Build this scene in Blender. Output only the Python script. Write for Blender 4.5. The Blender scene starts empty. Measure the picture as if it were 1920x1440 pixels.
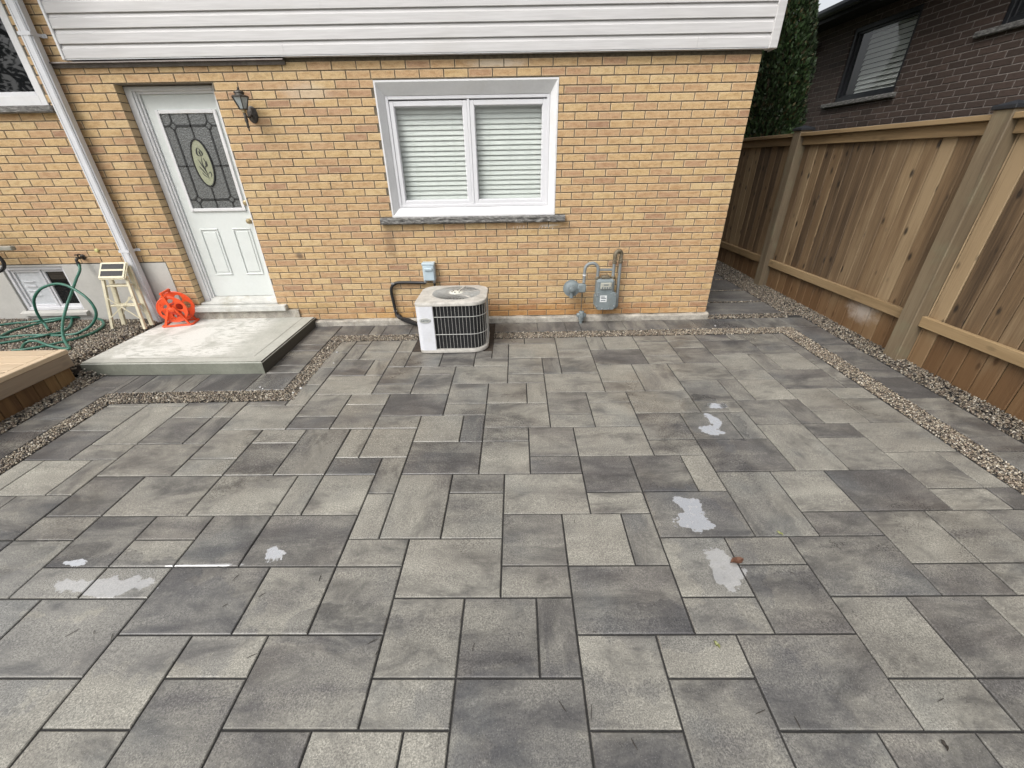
import bpy, bmesh, math, random
import numpy as np
from mathutils import Matrix, Vector
from math import radians, sin, cos, pi, sqrt, atan2

random.seed(7); rng = np.random.default_rng(11)
SC = bpy.context.scene
COL = SC.collection

# ------------------------------------------------------------ camera
CF, CPITCH, CROLL, CYAW = 765.0735, 0.49986427, -0.01772851, -0.00336288
CPOS = Vector((-2.2367979, -4.4538139, 1.5488246))
CROT = Matrix.Rotation(CYAW, 3, 'Z') @ Matrix.Rotation(pi/2-CPITCH, 3, 'X') @ Matrix.Rotation(CROLL, 3, 'Z')
cam_d = bpy.data.cameras.new('camera'); cam = bpy.data.objects.new('camera', cam_d); COL.objects.link(cam)
cam.matrix_world = Matrix.Translation(CPOS) @ CROT.to_4x4()
cam_d.sensor_fit = 'HORIZONTAL'; cam_d.sensor_width = 36.0; cam_d.lens = CF*36/1920
cam_d.clip_start = 0.02; cam_d.clip_end = 3000
SC.camera = cam
SC.render.resolution_x = 1024; SC.render.resolution_y = 768

# ------------------------------------------------------------ sky, sun, exposure
SUN_DIR = Vector((-0.42, -0.50, 0.75)).normalized()          # towards the sun, behind thin cloud
w = bpy.data.worlds.new('World'); SC.world = w; w.use_nodes = True
nt = w.node_tree; nt.nodes.clear()
sky = nt.nodes.new('ShaderNodeTexSky'); sky.sky_type = 'NISHITA'; sky.sun_disc = False
sky.sun_elevation = math.asin(SUN_DIR.z); sky.sun_rotation = atan2(SUN_DIR.x, SUN_DIR.y)
sky.air_density = 1.0; sky.dust_density = 6.0; sky.ozone_density = 1.5; sky.altitude = 100
hs = nt.nodes.new('ShaderNodeHueSaturation'); hs.inputs['Saturation'].default_value = 0.18; hs.inputs['Value'].default_value = 1.0
bg = nt.nodes.new('ShaderNodeBackground'); bg.inputs['Strength'].default_value = 0.15
wo = nt.nodes.new('ShaderNodeOutputWorld')
nt.links.new(sky.outputs[0], hs.inputs['Color']); nt.links.new(hs.outputs[0], bg.inputs[0]); nt.links.new(bg.outputs[0], wo.inputs[0])
sun_d = bpy.data.lights.new('sun', 'SUN'); sun_d.energy = 0.75; sun_d.angle = radians(30); sun_d.color = (1, .96, .9)
sun = bpy.data.objects.new('sun', sun_d); COL.objects.link(sun)
sun.rotation_euler = (-SUN_DIR).to_track_quat('-Z', 'Y').to_euler()
SC.view_settings.view_transform = 'Standard'; SC.view_settings.look = 'None'
SC.view_settings.exposure = 0.60; SC.view_settings.gamma = 1.0; SC.view_settings.use_curve_mapping = False
SC.render.engine = 'CYCLES'
SC.cycles.max_bounces = 8; SC.cycles.use_denoising = True

# ------------------------------------------------------------ pixel (1920x1440) -> direction -> point on what it touches
def ray(x, y):
    return CROT @ Vector(((x-960)/CF, -(y-720)/CF, -1))
def at_y(x, y, Y): d = ray(x, y); return CPOS + d*((Y-CPOS.y)/d.y)
def at_x(x, y, X): d = ray(x, y); return CPOS + d*((X-CPOS.x)/d.x)
def at_z(x, y, Z): d = ray(x, y); return CPOS + d*((Z-CPOS.z)/d.z)
G0, GS = -0.0596515, 0.0245144
def gz(y): return G0 + GS*max(-14.0, min(3.0, y))              # the patio falls gently away from the house
def project(P):
    q = CROT.transposed() @ (Vector(P)-CPOS)
    if q.z > -0.05: return None
    return (960 - CF*q.x/q.z, 720 + CF*q.y/q.z)

# ------------------------------------------------------------ object helpers
def link(o, parent=None):
    COL.objects.link(o)
    if parent is not None: o.parent = parent
    return o
def props(o, label=None, cat=None, group=None, kind=None):
    if label: o['label'] = label
    if cat: o['category'] = cat
    if group: o['group'] = group
    if kind: o['kind'] = kind
    return o
def empty(name, loc, label=None, cat=None, group=None, rot=None):
    o = bpy.data.objects.new(name, None); o.empty_display_size = 0.1
    o.location = loc
    if rot: o.rotation_euler = rot
    link(o); return props(o, label, cat, group)
class MB:
    """collects geometry in world space; build() links it as one mesh object"""
    def __init__(s): s.v = []; s.f = []; s.uv = {}; s.tint = []; s.cur = (0.5, 0.5, 0.5, 1); s.smooth = False
    def add(s, vs, fs, tint=None):
        b = len(s.v); s.v += [tuple(q) for q in vs]; s.f += [tuple(b+i for i in f) for f in fs]
        s.tint += [tint or s.cur]*len(vs); return b
    def box(s, x0, x1, y0, y1, z0, z1, tint=None):
        vs = [(x, y, z) for x in (x0, x1) for y in (y0, y1) for z in (z0, z1)]
        s.add(vs, [(0,1,3,2),(4,6,7,5),(0,4,5,1),(2,3,7,6),(0,2,6,4),(1,5,7,3)], tint); return s
    def cbox(s, x0, x1, y0, y1, z0, z1, c=0.004, tint=None):
        """box with chamfered edges"""
        bm = bmesh.new()
        bmesh.ops.create_cube(bm, size=1)
        for v in bm.verts: v.co = Vector(((x0+x1)/2+v.co.x*(x1-x0), (y0+y1)/2+v.co.y*(y1-y0), (z0+z1)/2+v.co.z*(z1-z0)))
        bmesh.ops.bevel(bm, geom=bm.edges[:], offset=c, segments=1, affect='EDGES', clamp_overlap=True)
        s.bm(bm, tint); return s
    def bm(s, bm, tint=None, M=None):
        bm.verts.index_update()
        s.add([(M @ v.co if M else v.co) for v in bm.verts], [[v.index for v in f.verts] for f in bm.faces], tint); bm.free(); return s
    def prism(s, poly, axis, a0, a1, tint=None):
        """extrude a 2D polygon along axis; poly in the other two axes (x,y / x,z / y,z)"""
        n = len(poly)
        def P(q, a):
            return {'z': (q[0], q[1], a), 'y': (q[0], a, q[1]), 'x': (a, q[0], q[1])}[axis]
        vs = [P(q, a0) for q in poly] + [P(q, a1) for q in poly]
        s.add(vs, [tuple(range(n))[::-1], tuple(range(n, 2*n))] + [(i, (i+1) % n, n+(i+1) % n, n+i) for i in range(n)], tint); return s
    def beam(s, a, b, w, t, up=(0, 0, 1), tint=None, taper=1.0):
        a = Vector(a); b = Vector(b); d = (b-a).normalized(); u = Vector(up)
        if abs(d.dot(u)) > .98: u = Vector((1, 0, 0))
        r = d.cross(u).normalized(); u = r.cross(d)
        vs = []
        for P, k in ((a, 1), (b, taper)):
            vs += [P + r*w/2*k*i + u*t/2*k*j for i, j in ((-1, -1), (1, -1), (1, 1), (-1, 1))]
        s.add(vs, [(3,2,1,0),(4,5,6,7),(0,1,5,4),(1,2,6,5),(2,3,7,6),(3,0,4,7)], tint); return s
    def tube(s, pts, r, n=10, closed=False, tint=None, caps=True):
        pts = [Vector(q) for q in pts]; m = len(pts)
        rs = r if isinstance(r, (list, tuple)) else [r]*m
        fr = None; vs = []
        for i, P in enumerate(pts):
            a = pts[(i-1) % m] if (closed or i > 0) else P
            b = pts[(i+1) % m] if (closed or i < m-1) else P
            t = (b-a).normalized()
            if fr is None:
                u = t.orthogonal().normalized()
            else:
                u = (fr - t*fr.dot(t)).normalized()
            fr = u; v = t.cross(u)
            vs += [P + (u*cos(2*pi*k/n) + v*sin(2*pi*k/n))*rs[i] for k in range(n)]
        fs = []
        for i in range(m if closed else m-1):
            j = (i+1) % m
            for k in range(n): fs.append((i*n+k, i*n+(k+1) % n, j*n+(k+1) % n, j*n+k))
        if caps and not closed: fs += [tuple(range(n))[::-1], tuple((m-1)*n+k for k in range(n))]
        s.add(vs, fs, tint); s.smooth = True; return s
    def lathe(s, prof, c, axis='z', n=24, tint=None, sx=1.0, sy=1.0):
        """prof: (radius, height) pairs round a centre c"""
        c = Vector(c); vs = []
        for r, h in prof:
            for k in range(n):
                a = 2*pi*k/n; p, q = r*cos(a)*sx, r*sin(a)*sy
                vs.append(c + {'z': Vector((p, q, h)), 'y': Vector((p, h, q)), 'x': Vector((h, p, q))}[axis])
        fs = [(i*n+k, i*n+(k+1) % n, (i+1)*n+(k+1) % n, (i+1)*n+k) for i in range(len(prof)-1) for k in range(n)]
        fs += [tuple(range(n))[::-1], tuple((len(prof)-1)*n+k for k in range(n))]
        s.add(vs, fs, tint); s.smooth = True; return s
    def build(s, name, m, parent=None, origin=None, fix=True):
        me = bpy.data.meshes.new(name)
        O = Vector(origin) if origin is not None else Vector((0, 0, 0))
        if origin is None and s.v:
            A = np.array(s.v); O = Vector(((A[:, 0].min()+A[:, 0].max())/2, (A[:, 1].min()+A[:, 1].max())/2, A[:, 2].min()))
        me.from_pydata([(q[0]-O.x, q[1]-O.y, q[2]-O.z) for q in s.v], [], s.f)
        if fix:
            b = bmesh.new(); b.from_mesh(me); bmesh.ops.recalc_face_normals(b, faces=b.faces); b.to_mesh(me); b.free()
        at = me.color_attributes.new('tint', 'FLOAT_COLOR', 'POINT')
        at.data.foreach_set('color', np.array(s.tint, dtype=np.float32).ravel())
        if s.smooth:
            me.polygons.foreach_set('use_smooth', [True]*len(me.polygons))
            try: me.set_sharp_from_angle(angle=radians(38))
            except Exception: pass
        if m is not None: me.materials.append(m)
        o = bpy.data.objects.new(name, me)
        link(o)
        o.location = O
        if parent is not None:
            o.parent = parent; o.matrix_parent_inverse = Matrix.Identity(4)
            o.location = O - world_loc(parent)
        return o
def world_loc(o):
    L = Vector((0, 0, 0))
    while o is not None: L += o.location; o = o.parent
    return L
def catmull(pts, k=8, closed=False):
    P = [Vector(q) for q in pts]; n = len(P); out = []
    for i in range(n if closed else n-1):
        a = P[(i-1) % n] if closed or i > 0 else P[0]*2-P[1]
        b, c2 = P[i], P[(i+1) % n]
        d = P[(i+2) % n] if closed or i < n-2 else P[-1]*2-P[-2]
        for j in range(k):
            t = j/k
            out.append(0.5*((2*b)+(c2-a)*t+(2*a-5*b+4*c2-d)*t*t+(3*b-a-3*c2+d)*t**3))
    if not closed: out.append(P[-1])
    return out

# ------------------------------------------------------------ material helpers
class NT:
    def __init__(s, name):
        s.m = bpy.data.materials.new(name); s.m.use_nodes = True; s.t = s.m.node_tree; s.t.nodes.clear()
        s.out = s.t.nodes.new('ShaderNodeOutputMaterial')
    def n(s, typ, out=0, **kw):
        nd = s.t.nodes.new(typ)
        for k, v in kw.items():
            if k.startswith('p_'): setattr(nd, k[2:], v); continue
            key = int(k[1:]) if k[0] == 'i' and k[1:].isdigit() else k.replace('_', ' ')
            s.set(nd.inputs[key], v)
        return nd.outputs[out] if out is not None else nd
    def set(s, inp, v):
        if isinstance(v, bpy.types.NodeSocket): s.t.links.new(v, inp)
        elif isinstance(v, (tuple, list)):
            inp.default_value = tuple(v) + ((1,) if len(v) == 3 and inp.type == 'RGBA' else ())
        else: inp.default_value = v
    def math(s, op, a, b=0.0, c=None, clamp=False):
        kw = dict(i0=a, i1=b)
        if c is not None: kw['i2'] = c
        return s.n('ShaderNodeMath', p_operation=op, p_use_clamp=clamp, **kw)
    def mix(s, f, a, b, blend='MIX'):
        nd = s.t.nodes.new('ShaderNodeMix'); nd.data_type = 'RGBA'; nd.blend_type = blend; nd.clamp_factor = True
        s.set(nd.inputs[0], f); s.set(nd.inputs[6], a); s.set(nd.inputs[7], b); return nd.outputs[2]
    def fmix(s, f, a, b):
        nd = s.t.nodes.new('ShaderNodeMix'); nd.data_type = 'FLOAT'
        s.set(nd.inputs[0], f); s.set(nd.inputs[2], a); s.set(nd.inputs[3], b); return nd.outputs[0]
    def pos(s): return s.n('ShaderNodeNewGeometry')
    def sep(s, v): return s.n('ShaderNodeSeparateXYZ', None, i0=v).outputs
    def comb(s, x, y, z): return s.n('ShaderNodeCombineXYZ', i0=x, i1=y, i2=z)
    def vmul(s, v, k): return s.n('ShaderNodeVectorMath', p_operation='MULTIPLY', i0=v, i1=k)
    def vadd(s, v, k): return s.n('ShaderNodeVectorMath', p_operation='ADD', i0=v, i1=k)
    def noise(s, v, scale, detail=4, rough=.55, dist=0.0): return s.n('ShaderNodeTexNoise', i0=v, Scale=scale, Detail=detail, Roughness=rough, Distortion=dist)
    def vor(s, v, scale, out=0, **kw): return s.n('ShaderNodeTexVoronoi', out, Vector=v, Scale=scale, **kw)
    def ramp(s, f, *stops):
        nd = s.t.nodes.new('ShaderNodeValToRGB'); e = nd.color_ramp.elements
        while len(e) < len(stops): e.new(.5)
        for q, (p, c) in zip(e, stops):
            q.position = p; q.color = (c, c, c, 1) if not isinstance(c, tuple) else c+(1,)
        s.set(nd.inputs[0], f); return nd.outputs[0]
    def rng(s, f, a, b, c=0.0, d=1.0, smooth=True):
        return s.n('ShaderNodeMapRange', i0=f, i1=a, i2=b, i3=c, i4=d, p_interpolation_type='SMOOTHSTEP' if smooth else 'LINEAR')
    def tint(s): return s.n('ShaderNodeAttribute', None, p_attribute_name='tint')
    def bump(s, h, strength=.3, dist=.01, normal=None):
        kw = dict(Strength=strength, Distance=dist, Height=h)
        if normal is not None: kw['Normal'] = normal
        return s.n('ShaderNodeBump', **kw)
    def bsdf(s, **kw):
        b = s.n('ShaderNodeBsdfPrincipled', **kw); s.t.links.new(b, s.out.inputs[0]); return s.m

def plain(name, col, rough=.5, metal=0.0, var=.12, scale=18.0, bump=.05, dirt=None, spec=.5):
    N = NT(name); P = N.pos()
    a = N.noise(P, scale, 5, .6); b = N.noise(P, scale*7, 3)
    f = N.math('ADD', N.math('MULTIPLY', a, .65), N.math('MULTIPLY', b, .35))
    lo = tuple(c*(1-var) for c in col); hi = tuple(min(1, c*(1+var)) for c in col)
    c = N.mix(N.rng(f, .3, .7), lo, hi)
    if dirt: c = N.mix(N.math('MULTIPLY', N.rng(N.noise(P, scale*.35, 6, .7), .52, .72), dirt[1]), c, dirt[0])
    return N.bsdf(Base_Color=c, Roughness=N.rng(f, .2, .8, max(.02, rough-.1), min(1, rough+.12)), Metallic=metal, Specular_IOR_Level=spec, Normal=N.bump(b, bump, .004))

MAT = {}
def make_materials():
    # --- concrete pavers, cast in two mixed shades and still wet in places
    N = NT('paver_concrete'); P = N.pos(); T = N.tint(); t = N.sep(T.outputs[0])
    sp = N.sep(P)
    off = N.math('MULTIPLY', t[1], 97.0)
    lx = N.fmix(t[2], sp[0], sp[1]); ly = N.fmix(t[2], sp[1], sp[0])
    st = N.noise(N.comb(N.math('ADD', N.math('MULTIPLY', lx, 1.5), off), N.math('ADD', N.math('MULTIPLY', ly, 7.0), off), off), 1.0, 4, .62, .4)
    bl = N.noise(N.vadd(P, N.comb(off, off, 0.0)), 5.5, 5, .6)
    gr = N.noise(P, 190, 3, .75); gr2 = N.noise(P, 95, 3, .6)
    f = N.math('ADD', t[0], N.math('MULTIPLY', N.math('SUBTRACT', st, .5), 1.0))
    f = N.math('ADD', f, N.math('MULTIPLY', N.math('SUBTRACT', bl, .5), .6))
    f = N.math('ADD', f, N.math('MULTIPLY', N.math('SUBTRACT', gr2, .5), .35))
    c = N.ramp(N.rng(f, -.1, 1.1, 0, 1, False), (0.0, (.054, .052, .052)), (.30, (.106, .101, .096)), (.58, (.205, .196, .170)), (1.0, (.315, .302, .258)))
    # charcoal clouds pressed into the face mix, heavier on the darker slabs
    cl = N.noise(N.comb(N.math('ADD', N.math('MULTIPLY', lx, 2.6), off), N.math('ADD', N.math('MULTIPLY', ly, 5.2), off), off), 1.0, 8, .72, .5)
    cl = N.math('ADD', cl, N.math('ADD', N.math('MULTIPLY', N.math('SUBTRACT', .5, t[0]), .22), N.math('MULTIPLY', N.math('SUBTRACT', gr, .5), .42)))
    c = N.mix(N.math('MULTIPLY', N.rng(cl, .475, .64), .68), c, (.046, .044, .044))
    hue = N.noise(N.vadd(P, N.comb(off, 0.0, off)), 2.2, 2)
    c = N.mix(N.math('MULTIPLY', N.rng(hue, .5, .68), .12), c, (.155, .128, .105))
    c = N.mix(N.math('MULTIPLY', N.rng(hue, .46, .3), .20), c, (.085, .102, .115))
    c = N.mix(1.0, c, N.ramp(gr, (.28, .42), (.5, 1.0), (.72, 1.85)), 'MULTIPLY')
    fl = N.vor(P, 130, 0); c = N.mix(N.math('MULTIPLY', N.rng(fl, .16, .05), .55), c, (.55, .54, .5))
    pit = N.vor(P, 70, 0); c = N.mix(N.math('MULTIPLY', N.rng(pit, .13, .04), .55), c, (.02, .02, .02))
    wetn = N.noise(P, 1.1, 5, .6, .3); wet = N.rng(wetn, .47, .62)
    # standing water left in the dips of a few pavers
    edge = N.noise(P, 13, 5, .65)
    pud = None
    for (x, y, rx, ry, k) in PUDDLES:
        d = N.n('ShaderNodeVectorMath', 1, p_operation='LENGTH', i0=N.vmul(N.vadd(P, (-x, -y, 0)), (1/rx, 1/ry, 0)))
        d = N.math('ADD', d, N.math('MULTIPLY', N.math('SUBTRACT', edge, .5), 2.6))
        m = N.math('MULTIPLY', N.rng(d, 1.03, .93), k)
        pud = m if pud is None else N.math('MAXIMUM', pud, m)
    damp = None
    for (x, y, rx, ry) in DAMP:
        d = N.n('ShaderNodeVectorMath', 1, p_operation='LENGTH', i0=N.vmul(N.vadd(P, (-x, -y, 0)), (1/rx, 1/ry, 0)))
        d = N.math('ADD', d, N.math('MULTIPLY', N.math('SUBTRACT', N.noise(P, 6, 5, .65), .5), 1.8))
        q = N.rng(d, 1.05, .85); damp = q if damp is None else N.math('MAXIMUM', damp, q)
    c = N.mix(N.math('MULTIPLY', damp, .5), c, N.mix(1.0, c, (.6, .6, .63), 'MULTIPLY'))
    c = N.mix(N.math('MULTIPLY', wet, .25), c, N.mix(1.0, c, (.55, .55, .57), 'MULTIPLY'))
    r = N.fmix(wet, .6, .26); r = N.math('ADD', r, N.math('MULTIPLY', N.math('SUBTRACT', gr2, .5), .25))
    r = N.fmix(damp, r, .11); r = N.fmix(pud, r, .02)
    hgt = N.math('ADD', N.math('MULTIPLY', gr, .5), N.math('MULTIPLY', gr2, .8))
    bs = N.math('MULTIPLY', N.math('SUBTRACT', 1.0, N.math('MAXIMUM', N.math('MULTIPLY', pud, .985), N.math('MULTIPLY', damp, .75))), .55)
    nb = N.n('ShaderNodeBump', Strength=bs, Distance=.0022, Height=hgt)
    pm = N.math('MULTIPLY', N.math('MULTIPLY', pud, pud), N.rng(N.noise(P, 38, 3, .6), .25, .5, .5, .85)); c = N.mix(pm, c, (.95, .95, .95)); MAT['paver'] = N.bsdf(Base_Color=c, Metallic=pm, Roughness=r, Normal=nb, Specular_IOR_Level=N.fmix(damp, .5, 1.0))
    # --- joint sand
    MAT['joint'] = plain('joint_sand', (.028, .027, .026), .9, var=.5, scale=90, bump=.5)
    # --- buff brick with pale arrises
    def brick(name, stops, rim, rimk, spots, mort=None):
        N = NT(name); P = N.pos(); T = N.tint(); t = N.sep(T.outputs[0])
        uv = N.sep(N.n('ShaderNodeUVMap', p_uv_map='UVMap'))
        off = N.math('MULTIPLY', t[1], 60.0); Q = N.vadd(P, N.comb(off, off, off))
        n1 = N.noise(N.vmul(Q, (1, 1, 2.6)), 16, 5, .65); n2 = N.noise(Q, 120, 3, .6)
        c = N.ramp(t[0], *stops)
        c = N.mix(N.math('MULTIPLY', N.rng(n1, .42, .68), spots[1]), c, N.mix(1.0, c, spots[0], 'MULTIPLY'))
        ex = N.math('MINIMUM', uv[0], N.math('SUBTRACT', 1.0, uv[0])); ez = N.math('MINIMUM', uv[1], N.math('SUBTRACT', 1.0, uv[1]))
        e = N.math('MINIMUM', N.math('MULTIPLY', ex, 3.2), ez)
        e = N.math('ADD', e, N.math('MULTIPLY', N.math('SUBTRACT', n1, .5), .22))
        c = N.mix(N.math('MULTIPLY', N.rng(e, .2, .04), rimk), c, rim)
        c = N.mix(1.0, c, N.ramp(n2, (.2, .72), (.5, 1.0), (.8, 1.22)), 'MULTIPLY')
        sm = N.noise(P, 1.6, 6, .65)
        c = N.mix(N.math('MULTIPLY', N.rng(sm, .56, .75), .3), c, N.mix(1.0, c, (.62, .6, .6), 'MULTIPLY'))
        if mort: 
            for (x, y, z, rx, rz, k, cc) in mort:
                d = N.n('ShaderNodeVectorMath', 1, p_operation='LENGTH', i0=N.vmul(N.vadd(P, (-x, 0, -z)), (1/rx, 0, 1/rz)))
                d = N.math('ADD', d, N.math('MULTIPLY', N.math('SUBTRACT', N.noise(P, 9, 5, .7), .5), 1.1))
                c = N.mix(N.math('MULTIPLY', N.rng(d, 1.0, .25), k), c, N.mix(1.0, c, cc, 'MULTIPLY') if max(cc) <= 1 else (.6, .56, .48))
        return N.bsdf(Base_Color=c, Roughness=N.rng(n2, .2, .8, .62, .88), Normal=N.bump(N.math('ADD', N.math('MULTIPLY', n1, .6), N.math('MULTIPLY', n2, .5)), .45, .003))
    buff = [(0.0, (.34, .205, .125)), (.25, (.43, .270, .155)), (.5, (.485, .320, .170)), (.75, (.515, .360, .180)), (1.0, (.55, .405, .220))]
    MAT['brick'] = brick('buff_brick', buff, (.60, .46, .285), .55, ((.74, .67, .58), .8),
        [(-3.46, 0, .82, .09, .26, .55, (.5, .46, .5)), (-4.44, 0, .707, .05, .05, .85, (.25, .26, .32)), (-1.64, 0, .93, .12, .08, .5, (.55, .5, .5)),
         (-1.1, 0, .08, .14, .07, .8, (.3, .26, .2)), (-4.45, 0, .12, .35, .1, .45, (.6, .6, .45)), (-6.0, 0, 2.25, .7, .05, .5, (.8, .75, .7)),
         (-2.3, 0, 2.3, .35, .045, .5, (2, 2, 2)), (-1.8, 0, .965, .16, .02, .55, (2, 2, 2)), (-4.0, 0, 2.12, .3, .1, .3, (2, 2, 2)), (-2.2, 0, .02, 2.6, .20, .75, (.82, .60, .33)), (-5.75, 0, 1.2, .12, 1.2, .35, (.6, .55, .5)), (-.06, 0, 1.2, .05, 1.3, .3, (.7, .66, .62))])
    MAT['mortar'] = plain('grey_mortar', (.135, .112, .080), .95, var=.4, scale=40, bump=.6)
    brown = [(0.0, (.044, .031, .025)), (.5, (.066, .046, .037)), (1.0, (.088, .060, .048))]
    MAT['brown_brick'] = brick('brown_brick', brown, (.06, .042, .036), .35, ((.7, .68, .66), .6))
    MAT['pale_mortar'] = plain('pale_mortar', (.21, .185, .165), .95, var=.3, scale=60, bump=.5)
    # --- timber
    def wood(name, dark, mid, light, axis=2, knots=.5, rough=.7, grain=1.0, extra=None):
        N = NT(name); P = N.pos(); T = N.tint(); t = N.sep(T.outputs[0]); s = N.sep(P)
        off = N.math('MULTIPLY', t[1], 41.0); Q = N.vadd(P, N.comb(off, N.math('MULTIPLY', off, 1.7), off))
        k = [26.0, 26.0, 26.0]; k[axis] = 1.3
        g = N.noise(N.vmul(Q, tuple(k)), 1.0, 6, .62, 1.2)
        k2 = [140.0, 140.0, 140.0]; k2[axis] = 3.5
        g2 = N.noise(N.vmul(Q, tuple(k2)), 1.0, 3, .6)
        k3 = [4.5, 4.5, 4.5]; k3[axis] = .55
        b = N.noise(N.vmul(Q, tuple(k3)), 1.0, 4, .6)
        f = N.math('ADD', t[0], N.math('MULTIPLY', N.math('SUBTRACT', g, .5), 1.15*grain)); f = N.math('ADD', f, N.math('MULTIPLY', N.math('SUBTRACT', b, .5), 1.6))
        f = N.math('ADD', f, N.math('MULTIPLY', N.math('SUBTRACT', g2, .5), .6))
        c = N.ramp(N.rng(f, -.1, 1.1, 0, 1, False), (0.0, dark), (.5, mid), (1.0, light))
        k4 = [9.0, 9.0, 9.0]; k4[axis] = 4.2
        kv = N.vor(N.vmul(Q, tuple(k4)), 1.0, 0)
        c = N.mix(N.math('MULTIPLY', N.rng(kv, .21, .07), knots), c, tuple(q*.28 for q in dark))
        c = N.mix(N.math('MULTIPLY', N.rng(N.math('FRACT', N.math('MULTIPLY', t[1], 7.3)), .55, .9), .4*grain), c, N.mix(1.0, c, (.72, .74, .80), 'MULTIPLY'))
        if extra: c = extra(N, P, c)
        return N.bsdf(Base_Color=c, Roughness=rough, Normal=N.bump(N.math('ADD', g, g2), .35, .003))
    def fence_extra(N, P, c):
        s = N.sep(P); n = N.noise(N.vmul(P, (6, 6, 1.5)), 1.0, 5, .65)
        damp = N.rng(N.math('SUBTRACT', s[2], N.math('MULTIPLY', n, .55)), .12, -.22)
        c = N.mix(N.math('MULTIPLY', damp, .6), c, (.13, .062, .020))
        d = N.n('ShaderNodeVectorMath', 1, p_operation='LENGTH', i0=N.vmul(N.vadd(P, (0, .52, -.17)), (0, 1/.24, 1/.16)))
        d = N.math('ADD', d, N.math('MULTIPLY', N.math('SUBTRACT', N.noise(P, 16, 5, .7), .5), 1.2))
        return N.mix(N.math('MULTIPLY', N.rng(d, 1.0, .1), .55), c, (.52, .48, .43))
    MAT['board'] = wood('fence_board', (.052, .032, .017), (.155, .100, .052), (.29, .210, .120), 2, .9, extra=fence_extra)
    MAT['rail'] = wood('fence_rail', (.13, .085, .042), (.235, .160, .080), (.33, .235, .125), 1, .3)
    MAT['post'] = wood('fence_post', (.085, .062, .038), (.165, .126, .078), (.235, .19, .125), 2, .35, extra=lambda N, P, c: N.mix(N.math('MULTIPLY', N.rng(N.noise(P, 5, 4), .5, .7), .28), c, (.17, .175, .11)))
    MAT['deck'] = wood('deck_board', (.40, .30, .20), (.52, .405, .275), (.62, .50, .36), 0, .15, .75, .6)
    MAT['fascia'] = wood('deck_fascia', (.22, .165, .115), (.29, .225, .16), (.36, .28, .2), 1, .2, .75, .7)
    MAT['skirt'] = wood('deck_skirt', (.10, .05, .018), (.19, .105, .04), (.28, .175, .075), 2, .5)
    # --- concrete
    N = NT('slab_concrete'); P = N.pos(); s = N.sep(P)
    a = N.noise(P, 3.2, 6, .62); b = N.noise(P, 38, 5, .6); g = N.noise(P, 190, 2)
    c = N.ramp(N.math('ADD', N.math('MULTIPLY', a, .7), N.math('MULTIPLY', b, .3)), (.3, (.30, .30, .265)), (.5, (.40, .40, .36)), (.7, (.50, .495, .45)))
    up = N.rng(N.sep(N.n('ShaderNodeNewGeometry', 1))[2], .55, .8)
    # dried-out white film in the middle of the top, scuffed through in spots, damp grey margin by the trowelled edge
    mx = N.math('ADD', N.rng(s[0], -4.72, -4.98), 0.0); my = N.rng(s[1], -1.09, -.98)
    blotch = N.rng(N.noise(P, 2.6, 5, .62, .6), .40, .52)
    scuff = N.rng(N.noise(N.vmul(P, (9.0, 30.0, 1)), 1.0, 4, .6), .53, .58)
    spat = N.rng(N.noise(P, 1.4, 3), .34, .46)
    dry = N.math('MULTIPLY', N.math('MULTIPLY', mx, my), N.math('MULTIPLY', N.math('ADD', N.math('MULTIPLY', blotch, .75), .25), N.math('SUBTRACT', 1.0, N.math('MULTIPLY', N.math('MULTIPLY', scuff, spat), .95))))
    c = N.mix(N.math('MULTIPLY', N.math('MULTIPLY', dry, up), .85), c, (.64, .635, .60))
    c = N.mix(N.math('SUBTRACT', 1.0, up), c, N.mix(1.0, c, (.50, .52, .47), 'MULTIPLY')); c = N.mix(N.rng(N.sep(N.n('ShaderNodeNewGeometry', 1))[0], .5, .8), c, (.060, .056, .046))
    c = N.mix(1.0, c, N.ramp(g, (.2, .8), (.8, 1.2)), 'MULTIPLY')
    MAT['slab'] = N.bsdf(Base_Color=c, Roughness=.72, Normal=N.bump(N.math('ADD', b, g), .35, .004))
    MAT['ledge'] = plain('footing_concrete', (.36, .335, .29), .9, var=.35, scale=14, bump=.8, dirt=((.20, .17, .12), .7))
    MAT['parge'] = plain('parging', (.44, .43, .40), .9, var=.07, scale=6, bump=.35, dirt=((.33, .31, .28), .3))
    N = NT('stone_sill'); P = N.pos(); a = N.noise(N.vmul(P, (1, 1, 3)), 18, 6, .7); 
    MAT['stone'] = N.bsdf(Base_Color=N.ramp(a, (.32, (.05, .05, .05)), (.5, (.17, .165, .155)), (.68, (.34, .335, .32))), Roughness=.85, Normal=N.bump(a, 1.0, .02))
    # --- cladding, frames, doors
    N = NT('vinyl_siding'); P = N.pos(); a = N.noise(N.vmul(P, (3, 3, 60)), 1.0, 5, .6); b = N.noise(P, 1.3, 4, .6)
    c = N.mix(N.rng(a, .3, .7), (.475, .465, .462), (.545, .535, .532)); c = N.mix(N.math('MULTIPLY', N.rng(b, .5, .72), .3), c, (.44, .415, .385))
    MAT['siding'] = N.bsdf(Base_Color=c, Roughness=.5, Normal=N.bump(a, .15, .002))
    MAT['white'] = plain('white_paint', (.66, .66, .665), .42, var=.05, scale=7, bump=.04, dirt=((.55, .53, .48), .3))
    MAT['vinyl'] = plain('white_vinyl', (.64, .64, .66), .35, var=.03, scale=9, bump=.02, dirt=((.62, .60, .56), .25))
    MAT['door'] = plain('painted_door', (.62, .65, .63), .4, var=.035, scale=5, bump=.05, dirt=((.5, .52, .48), .15))
    MAT['weathered'] = plain('weathered_white_wood', (.50, .50, .47), .7, var=.15, scale=12, bump=.3, dirt=((.34, .32, .26), .75))
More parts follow.
